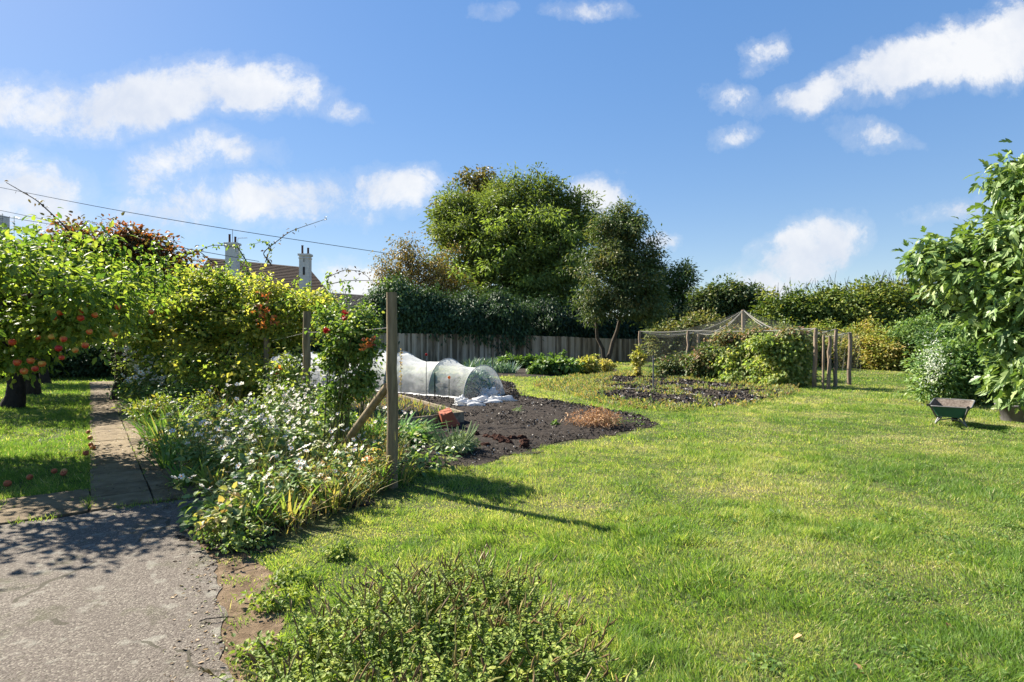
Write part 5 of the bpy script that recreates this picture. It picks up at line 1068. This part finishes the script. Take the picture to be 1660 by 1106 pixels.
# weeds around second bed
def weeds():
    rs = R(66); ring = [g(x, y) for x, y in [(860, 628), (900, 636), (985, 660), (1080, 668), (1200, 664), (1300, 636), (1260, 624), (1200, 612), (1020, 603), (930, 612)]]; B = np.array(ring); mn, mxx = B.min(0), B.max(0)
    Q = rs.rand(36000, 2) * (mxx - mn) + mn; Q = Q[inside(Q, ring)]; inb = inside(Q, bed2); Q = Q[(~inb & (vnoise(Q[:, 0], Q[:, 1], .6, 81) > .35)) | (inb & (vnoise(Q[:, 0], Q[:, 1], .5, 82) > .66))]; n = len(Q)
    h = .05 + .22 * vnoise(Q[:, 0], Q[:, 1], .5, 83) ** 2; D = rs.randn(n, 3) * .6; D[:, 2] = 1; s = rs.uniform(.6, 1.3, n)
    mb = MB(); stamp(mb, T_LF, np.c_[Q, h * rs.rand(n) * .7], D, rs.randn(n, 3) + [0, 0, .6], .10 * s, .03 * s, np.clip(.45 + .25 * rs.randn(n), 0, 1), .4); tag(mb.build('bed_weeds', M['border_leaf']), 'ragged weeds and yellowing grass around the cage bed', 'weeds', kind='stuff')
weeds()
mb = MB(); rs = R(3); P_ = np.array([[*g(x, y), .07] for x, y in [(968, 629), (1020, 634), (1080, 637), (1110, 641), (1130, 645)]]); tube(mb, P_, .012, 6); tag(mb.build('garden_line', M['netline'], base=P_[0]), 'pale cord lying across the weedy bed', 'cord')

# ------------------------------------------------------------------ fruit cage
def cage():
    spec = [('A', 1038, 23.4, 1.83, .06, 'front left corner post of the fruit cage'), ('C', 1115, 21.6, 1.83, .06, 'front post of the fruit cage left of the beans'), ('B', 1149, 30, 1.8, .07, 'leaning pale post at the back left of the fruit cage'),
            ('D', 1132, 29, 1.8, .07, 'short looking post of the fruit cage just above the dark berries'), ('E', 1205, 23, 2.68, .085, 'tall centre post lifting the net of the fruit cage'), ('F', 1322, 17.3, 1.83, .065, 'thick front right post beside the bean leaves'),
            ('G', 1345, 17.0, 1.6, .055, 'gate post of the fruit cage, with leaning stick'), ('H', 1355, 17.7, 1.82, .06, 'second post from the right of the fruit cage'), ('I', 1378, 18.7, 1.72, .065, 'rightmost post of the fruit cage'), ('J', 1400, 30, 1.8, .06, 'back right corner post of the fruit cage')]
    T = {}
    for (k, px, dd, h, r, lab) in spec:
        b_ = at(px, 550, dd); b_[2] = 0; rs = R(px); n = 8; z = np.linspace(-.1, h, n); mb = MB(); ln = .25 if k == 'B' else .03
        XY = np.stack([b_[0] + np.linspace(-ln, 0, n) + rs.randn(n) * .012, b_[1] + rs.randn(n) * .012, z], 1); tube(mb, XY, r * (1.05 - .2 * np.linspace(0, 1, n)), 9, rs.rand())
        if k == 'G': tube(mb, [b_ + [-.12, -.08, 0], b_ + [-.02, -.05, .9], b_ + [.03, 0, 1.3]], .03, 7, .9); tube(mb, [b_ + [-.2, 0, 0], b_ + [-.18, 0, 1.62]], .035, 7, .1)
        o = mb.build('cage_post', M['polepale'], base=b_, smooth=True); tag(o, lab, 'post', 'posts of the fruit cage'); T[k] = XY[-1]
    rs = R(4); mb = MB()
    def sheetnet(a, b, sag, zb=0.0):
        n = 14; P_ = curve3(a, b, -sag, n); V = []; m = 8
        for i in range(n):
            for j in range(m + 1): V.append([P_[i][0] + .04 * math.sin(i * 1.7 + j), P_[i][1] + .05 * math.sin(j * 1.3 + i), P_[i][2] * (1 - j / m) + zb])
        mb.add(V, [[i * (m + 1) + j, i * (m + 1) + j + 1, (i + 1) * (m + 1) + j + 1, (i + 1) * (m + 1) + j] for i in range(n - 1) for j in range(m)], 0)
    def roofnet(a, b, c, sag):
        n = 10; V = []; idx = {}
        for i in range(n + 1):
            for j in range(n + 1 - i):
                u_, v_ = i / n, j / n; w_ = 1 - u_ - v_; p = a * w_ + b * u_ + c * v_; p = p - np.array([0, 0, sag * (1 - (w_ ** 2 + u_ ** 2 + v_ ** 2)) * 1.3]); idx[(i, j)] = len(V); V.append(p)
        Fc = []
        for i in range(n):
            for j in range(n - i):
                Fc.append([idx[(i, j)], idx[(i + 1, j)], idx[(i, j + 1)]])
                if i + j < n - 1: Fc.append([idx[(i + 1, j)], idx[(i + 1, j + 1)], idx[(i, j + 1)]])
        mb.add(V, Fc, 0)
    for a, b in (('A', 'C'), ('C', 'F'), ('F', 'H'), ('H', 'I'), ('I', 'J'), ('A', 'B'), ('B', 'J')): sheetnet(T[a], T[b], .08)
    for a, b in (('A', 'C'), ('C', 'F'), ('F', 'I'), ('I', 'J'), ('J', 'B'), ('B', 'A')): roofnet(T['E'], T[a], T[b], .42)
    root = empty('cage_net', (T['E'][0], T['E'][1], 0), 'thin grey netting draped from the tall centre post over the fruit cage', 'net')
    mb.build('netting', M['cagenet'], root, smooth=True)
    for a, b, s in (('E', 'A', .5), ('E', 'C', .42), ('E', 'D', .4), ('E', 'F', .48), ('E', 'H', .5), ('E', 'I', .52), ('A', 'C', .05), ('C', 'F', .06), ('F', 'H', .07), ('H', 'I', .07), ('D', 'B', .03), ('D', 'E', .3), ('A', 'B', .05)):
        m2 = MB(); a_ = T[a]; b_ = T[b]
        tube(m2, curve3(a_, b_, -s, 14), .012, 5); m2.build('cord', M['netline'], root)
cage()
def beans(name, lab, lo, ncl, mat, seed, ll, lw, v0, base, group=None, cat='climbing beans'):
    rs = R(seed); root = empty(name, (*base, 0), lab, cat, group); mb = MB(); P_, C_, D_ = foliage(mb, lo, ncl, 16, .2, ll, lw, rs, T=T_LF, v0=v0, inner=.25, rough=.3, zmin=.05, droop=.8); mb.build('leaves', M[mat], root)
    ms = MB()
    for q in range(16):
        p = P_[rs.randint(len(P_))]; a = np.array([p[0] + rs.randn() * .1, base[1] + rs.randn() * .15, 0]); tube(ms, bez(a, [(a[0] + p[0]) / 2, a[1], p[2] * .6], p, 6), .008, 4, cap=False)
    ms.build('stems', M['stem'], root)
beans('bean_plant', 'pale green climbing beans covering the front of the fruit cage beside its right post', [L(1280, 592, 26, 34, 17.8, 7), L(1298, 605, 14, 22, 17.8, 8), L(1300, 560, 12, 16, 17.9, 8), L(1270, 616, 34, 10, 17.8, 10), L(1255, 572, 22, 28, 18.3, 8), L(1275, 562, 20, 14, 18, 10), L(1296, 575, 14, 22, 17.8, 8), L(1245, 605, 28, 20, 18.5, 8), L(1238, 556, 16, 12, 18.2, 10)], 420, 'bean_leaf', 701, .115, .09, .68, at(1280, 550, 17.8)[:2])
beans('bean_plant', 'pale green climbing beans below the tall centre post of the fruit cage', [L(1205, 592, 22, 32, 19.6, 8), L(1178, 594, 20, 30, 20.2, 8), L(1230, 585, 18, 36, 19.1, 8), L(1215, 566, 18, 16, 19.5, 8), L(1200, 614, 34, 10, 19.3, 8)], 300, 'bean_leaf', 702, .115, .09, .62, at(1200, 550, 19)[:2])
beans('vine', 'mauve tinged climber along the top edge of the fruit cage net', [L(1230, 541, 36, 6, 19, 7), L(1290, 541, 28, 6, 18, 7), L(1180, 546, 26, 7, 20, 8)], 110, 'berry_leaf', 703, .11, .08, .75, at(1230, 550, 19)[:2], cat='climber')
for i, (px, py, rx, ry, dd, lab) in enumerate([(1150, 585, 30, 30, 21, 'dark berry bush behind the front left net of the fruit cage'), (1185, 565, 30, 30, 22, 'berry bush behind the bean plants'), (1250, 575, 40, 36, 21, 'berry bush in the middle of the fruit cage'), (1095, 595, 26, 20, 22.5, 'low russet bush by the front left post of the fruit cage'), (1215, 560, 30, 30, 24, 'berry bush around the tall centre post')]):
    lo = [L(px, py, rx, ry, dd), L(px - rx * .4, py + ry * .4, rx * .7, ry * .6, dd), L(px + rx * .4, py + ry * .3, rx * .7, ry * .6, dd)]; c = lo[0][0]
    tree('berry_bush', lab, 'berry bush', (c[0], c[1]), vtrunk(c[0], c[1], .5, .04), lo, 'berry_leaf', 230, 22, .2, .11, .08, 710 + i, nsub=40, r0=.02, twig=.007, v0=.45, T=T_LF, group='berry bushes in the fruit cage')

# ------------------------------------------------------------------ right side: shrub, fig, barrow, pot
wb = tree('white_shrub', 'rounded green shrub with white flower tips beyond the wheelbarrow', 'shrub', (at(1555, 550, 13.3)[0], 13.3), vtrunk(at(1555, 550, 13.3)[0], 13.3, .6, .05),
     [L(1545, 605, 50, 46, 13.3), L(1518, 618, 32, 34, 13.0), L(1590, 610, 45, 45, 13.2), L(1560, 575, 40, 28, 13.4), L(1630, 620, 40, 36, 12.8), L(1690, 610, 60, 40, 12.6)], 'dogwood_leaf', 620, 24, .2, .095, .05, 801, T=T_LF, nsub=80, r0=.025, twig=.006, rough=.25, v0=.55, droop=.1)
mb = MB(); rs = R(5); n = 420; px = rs.normal(1513, 12, n); py = rs.normal(592, 22, n); P_ = np.array([at(a, b, 12.5 + .25 * rs.rand()) for a, b in zip(px, py)]); m2 = rs.rand(n) < .8
stamp(mb, T_LF, P_, rs.randn(n, 3) + [0, 0, .8], rs.randn(n, 3) + [0, -1, .5], .06, .022, rs.rand(n), .1); tag(mb.build('flower_tips', leafmat('cream_flower', [(.5, .55, .4), (.75, .78, .65)], .3, tcol=(1, 1, .9)), wb), kind='stuff')
mb = MB()
fl = [L(1645, 305, 28, 38, 9.4, 40), L(1700, 340, 50, 50, 9.2, 60), L(1520, 408, 38, 20, 9.8, 24), L(1490, 425, 16, 16, 9.8, 20), L(1595, 415, 42, 30, 9.6, 34), L(1560, 455, 45, 24, 9.5, 34), L(1640, 400, 30, 42, 9.0, 40), L(1635, 470, 42, 42, 8.9, 44), L(1600, 510, 34, 24, 9.2, 34), L(1650, 545, 32, 36, 8.9, 36), L(1640, 605, 26, 28, 9.2, 30), L(1700, 600, 40, 60, 8.7, 44), L(1750, 470, 80, 110, 9, 90), L(1650, 268, 18, 14, 9.3, 16), L(1575, 385, 20, 10, 9.6, 16)]
fig = tree('fig_tree', 'large leaved fig tree spreading in from the right edge', 'fig tree', (9.6, 9.8), (np.array([(9.6, 9.8, -.05), (9.4, 9.6, .7), (9.2, 9.4, 1.5), (8.9, 9.3, 2.2)]), [.14, .12, .1, .08]), fl,
     'fig_leaf', 820, 11, .18, .19, .12, 805, T=T_FIG, bark='barkpale', nsub=170, r0=.045, twig=.009, rough=.3, inner=.3, zmin=.3, droop=.7, bend=.7, up=.8, flat=.9, vs=(.2, .22), v0=.5)
def barrow():
    from mathutils import Matrix
    c = np.array([*g(1541, 691), 0.]); root = empty('wheelbarrow', c, 'green wheelbarrow with a worn grey tray standing on the lawn', 'wheelbarrow'); th = math.radians(-43)
    Rm = np.array([[math.cos(th), -math.sin(th), 0], [math.sin(th), math.cos(th), 0], [0, 0, 1]])
    def W(P_): return (np.asarray(P_, float) * [.8, .66, .8]) @ Rm.T + c
    # tray: local x right, y away from the camera (wheel end), origin between the legs
    def rect(hx, y0, y1, z0, z1, r=.06):
        out = []
        for (sx, yy_, a0) in ((1, y1, 0), (-1, y1, 90), (-1, y0, 180), (1, y0, 270)):
            for q in range(4):
                a = math.radians(a0 + q * 30); yc = yy_ - r if yy_ == y1 else yy_ + r; x = sx * (hx - r) + r * math.cos(a); y = yc + r * math.sin(a); t = (y - y0) / (y1 - y0); out.append([x, y, z0 * (1 - t) + z1 * t])
        return np.array(out)
    n = 16
    def skin(mb_, rings, inner=False): 
        V = np.vstack(rings); mb_.add(W(V), [[i * n + j, i * n + (j + 1) % n, (i + 1) * n + (j + 1) % n, (i + 1) * n + j] for i in range(len(rings) - 1) for j in range(n)])
    o_b, o_t = rect(.22, -.12, .52, .20, .26), rect(.355, -.22, .86, .425, .52, .08)
    mb_ = MB(); skin(mb_, [o_b, o_t]); mb_.add(W(o_b), [list(range(n))]); mb_.build('tray', M['greenmetal'], root)
    mb_ = MB(); i_b, i_t = rect(.21, -.11, .51, .208, .268), rect(.345, -.21, .85, .425, .52, .08); skin(mb_, [i_b, i_t]); mb_.add(W(i_b), [list(range(n))]); mb_.build('tray_lining', M['tray'], root)
    mb_ = MB(); rr = W(rect(.36, -.225, .865, .428, .523, .08)); tube(mb_, np.vstack([rr, rr[:1]]), .011, 6, cap=False); mb_.build('rim', M['galv'], root, smooth=True)
    for s in (-1, 1):
        mb_ = MB(); tube(mb_, W([(s * .33, -.52, .47), (s * .31, -.3, .40), (s * .24, -.1, .19), (s * .14, .5, .19), (s * .06, .95, .2)]), .016, 8); mb_.build('frame_rail', M['galv'], root, smooth=True)
        mb_ = MB(); tube(mb_, W([(s * .335, -.66, .475), (s * .332, -.52, .47)]), .02, 8); mb_.build('handle', M['rubber'], root, smooth=True)
        mb_ = MB(); tube(mb_, W([(s * .2, .08, .19), (s * .25, -.02, .08), (s * .27, -.05, .0)]), .016, 8); tube(mb_, W([(s * .14, -.16, .2), (s * .24, -.08, .07), (s * .27, -.05, .005)]), .014, 8); mb_.build('leg', M['galv'], root, smooth=True)
    mb_ = MB(); tube(mb_, W([(-.24, -.03, .1), (0, -.03, .17), (.24, -.03, .1)]), .011, 6); mb_.build('cross_brace', M['galv'], root, smooth=True)
    mb_ = MB(); an = np.linspace(0, 2 * math.pi, 25); P_ = np.stack([np.zeros(25), .95 + .15 * np.cos(an), .19 + .15 * np.sin(an)], 1); tube(mb_, W(P_), .045, 10, cap=False); w_ = mb_.build('wheel', M['rubber'], root, smooth=True)
    mb_ = MB(); tube(mb_, W([(-.03, .95, .19), (.03, .95, .19)]), .10, 14); tube(mb_, W([(-.08, .95, .19), (.08, .95, .19)]), .012, 6); mb_.build('wheel_hub', M['galv'], root)
barrow()
x, y = g(1648, 683); mb = MB(); lathe(mb, [(0, .0), (.22, .0), (.225, .01), (.29, .27), (.31, .275), (.315, .31), (.295, .312), (.28, .27), (.24, .2), (0, .19)], (x, y, 0), 32)
rt = empty('grey_planter', (x, y, 0), 'round grey plastic tub under the fig tree, right of the wheelbarrow', 'plant pot'); mb.build('tub', M['greypot'], rt, smooth=True)
mb = MB(); foliage(mb, [LW(x + .05, y, .32, .2, .2, .1)], 14, 8, .08, .14, .1, R(4), T=T_LF, zmin=.2); mb.build('leaves', M['fig_leaf'], rt)

# ------------------------------------------------------------------ foreground mint
def mint():
    rs = R(33); root = empty('mint_patch', (-.35, 2.6, 0), 'bushy green mint patch with dark brown seed spikes in the foreground', 'herb'); ml, ms, mk = MB(), MB(), MB()
    n = 560; P0 = []
    poly = [(-.86, 1.75), (-1.0, 2.4), (-.84, 2.85), (-.62, 3.2), (-.3, 3.32), (.05, 3.12), (.2, 2.75), (.32, 2.3), (.42, 1.75)]
    while len(P0) < n:
        q = rs.uniform(-1.3, .5), rs.uniform(1.7, 3.4)
        if inside(np.array([q]), poly)[0]: P0.append(q)
    P0 = np.array(P0); LPos, LD, LV, LS = [], [], [], []
    for i, (x, y) in enumerate(P0):
        e_ = min(1, 2.2 * min(np.linalg.norm(np.array(poly) - [x, y], axis=1).min() + .12, .5)); h = (.20 + .16 * vnoise(x, y, .3, 91)) * (.55 + .5 * e_) * rs.uniform(.75, 1.15)
        le = rs.randn(2) * .10 + np.array([(x + .4) * .12, 0]); p0 = np.array([x, y, 0]); p1 = np.array([x + le[0], y + le[1], h]); B_ = bez(p0, [x, y, h * .6], p1, 6); tube(ms, B_, [.0028, .0026, .0024, .0022, .002, .0018], 3, cap=False)
        m = rs.randint(9, 15); cv = rs.randn() * .15
        for j in range(m):
            t = .25 + .75 * j / m; p = p0 * (1 - t) ** 2 + 2 * np.array([x, y, h * .6]) * t * (1 - t) + p1 * t * t; a = j * math.pi / 2 + rs.randn() * .4
            for s in (0, math.pi): LPos.append(p); LD.append([math.cos(a + s), math.sin(a + s), rs.uniform(-.1, .7)]); LV.append(.5 + cv + rs.randn() * .2); LS.append(.038 * (1.1 - .5 * t) * rs.uniform(.7, 1.25))
        if rs.rand() < .9:
            hl = rs.uniform(.03, .075); d_ = unit(np.array([le[0] * .8 + rs.randn() * .012 * 8, le[1] + rs.randn() * .05, .22])); q = p1 + d_ * hl; v_ = rs.rand()
            tube(mk, [p1, p1 + d_ * hl * .25, p1 + d_ * hl * .6 + rs.randn(3) * .002, q], [.002, .0042, .0040, .0015], 5, v_)
            if rs.rand() < .4: d2 = unit(d_ + rs.randn(3) * .5); tube(mk, [p1 - d_ * .01, p1 + d2 * hl * .5, p1 + d2 * hl * .8], [.002, .0038, .0015], 5, v_)
    LPos, LD, LV, LS = map(np.array, (LPos, LD, LV, LS)); m = len(LPos)
    stamp(ml, T_LF, LPos, LD, np.array([0, 0, 1.]) + rs.randn(m, 3) * .35, LS, LS * .62, np.clip(LV, 0, 1), rs.uniform(.1, .6, m))
    ml.build('leaves', M['mint_leaf'], root); ms.build('stems', M['stem'], root); mk.build('seed_spikes', M['spike'], root)
mint()
for i, (px, py, r, lab) in enumerate([(445, 985, .14, 'small green weed between bare earth and mint'), (418, 1075, .16, 'low green plant at the drive edge left of the mint'), (470, 950, .12, 'small grey green weed behind the mint'), (550, 905, .1, 'small leafy weed on the lawn behind the mint')]):
    scatterplant('weed', lab, 'weed', px, py, r, .1, 420, .028, .018, 'mint_leaf', 850 + i)
def lawnweeds():
    rs = R(73); P_, A_, S_ = [], [], []
    for k in range(420):
        d_ = rs.uniform(2.2, 14) ; x_ = rs.uniform(-.55, .95) * d_
        if inside(np.array([[x_, d_]]), bed1)[0] or inside(np.array([[x_, d_]]), bed2)[0] or inside(np.array([[x_, d_]]), drive_poly)[0] or x_ / d_ < -.4: continue
        if vnoise(x_, d_, 1.1, 77) < .45: continue
        m = rs.randint(8, 30); r_ = rs.uniform(.03, .12); q_ = rs.randn(m, 2) * r_; P_.append(np.c_[x_ + q_[:, 0], d_ + q_[:, 1], rs.uniform(.012, .04, m)])
    P_ = np.vstack(P_); m = len(P_); mb = MB(); D = rs.randn(m, 3); D[:, 2] *= .3; s = rs.uniform(.014, .032, m)
    stamp(mb, T_LF, P_, D, np.array([0, 0, 1.]) + rs.randn(m, 3) * .3, s, s * .75, rs.rand(m), .2); tag(mb.build('clover', M['veg_leaf']), 'clover and small round leaved weeds in the lawn', 'clover', kind='stuff')
lawnweeds()
rs = R(28)
for k_, (px_, py_, lab_) in enumerate([(362, 915, 'dry stick on the drive just in front of the border corner'), (398, 925, 'dry stick across the bare earth by the border corner'), (352, 1010, 'dry stick on the drive edge left of the mint')]):
    x, y = g(px_, py_); a_ = rs.uniform(.2, .9); l_ = rs.uniform(.06, .1); mb = MB(); tube(mb, curve3([x - math.cos(a_) * l_, y - math.sin(a_) * l_, .018], [x + math.cos(a_) * l_, y + math.sin(a_) * l_, .02], .008, 6, .004, rs), .003, 5)
    tag(mb.build('stick', M['bark'], base=(x, y, 0)), lab_, 'stick', 'dry sticks by the drive')
# dry leaves on the lawn, one pale plantain
rs = R(19)
for (px, py, lab) in [(1212, 975, 'curled brown leaf on the lawn right of the mint'), (1300, 1040, 'pale dry leaf lying on the near lawn'), (1533, 1018, 'dark curled leaf on the near lawn at the right'), (1385, 1085, 'tan leaf at the very front of the lawn'), (1110, 845, 'small tan leaf in the middle of the lawn'), (1170, 842, 'little pinkish leaf in the middle of the lawn'), (392, 905, 'dry leaf on the bare earth by the drive')]:
    x, y = g(px, py); mb = MB(); stamp(mb, T_LF, np.array([[x, y, .03]]), rs.randn(1, 3) * [1, 1, .1], np.array([[.2, -.3, 1.]]), .06, .035, rs.rand(1), .9); tag(mb.build('dry_leaf', M['dead_leaf'], base=(x, y, 0)), lab, 'leaf', 'dry leaves on the lawn')
x, y = g(1258, 840); straps('grey_rosette', 'small silvery plant rosette in the middle of the lawn', x, y, 16, .1, .03, 910, mat='grey_leaf', spread=1.2, cat='plant', bend=.3, rad=.02)
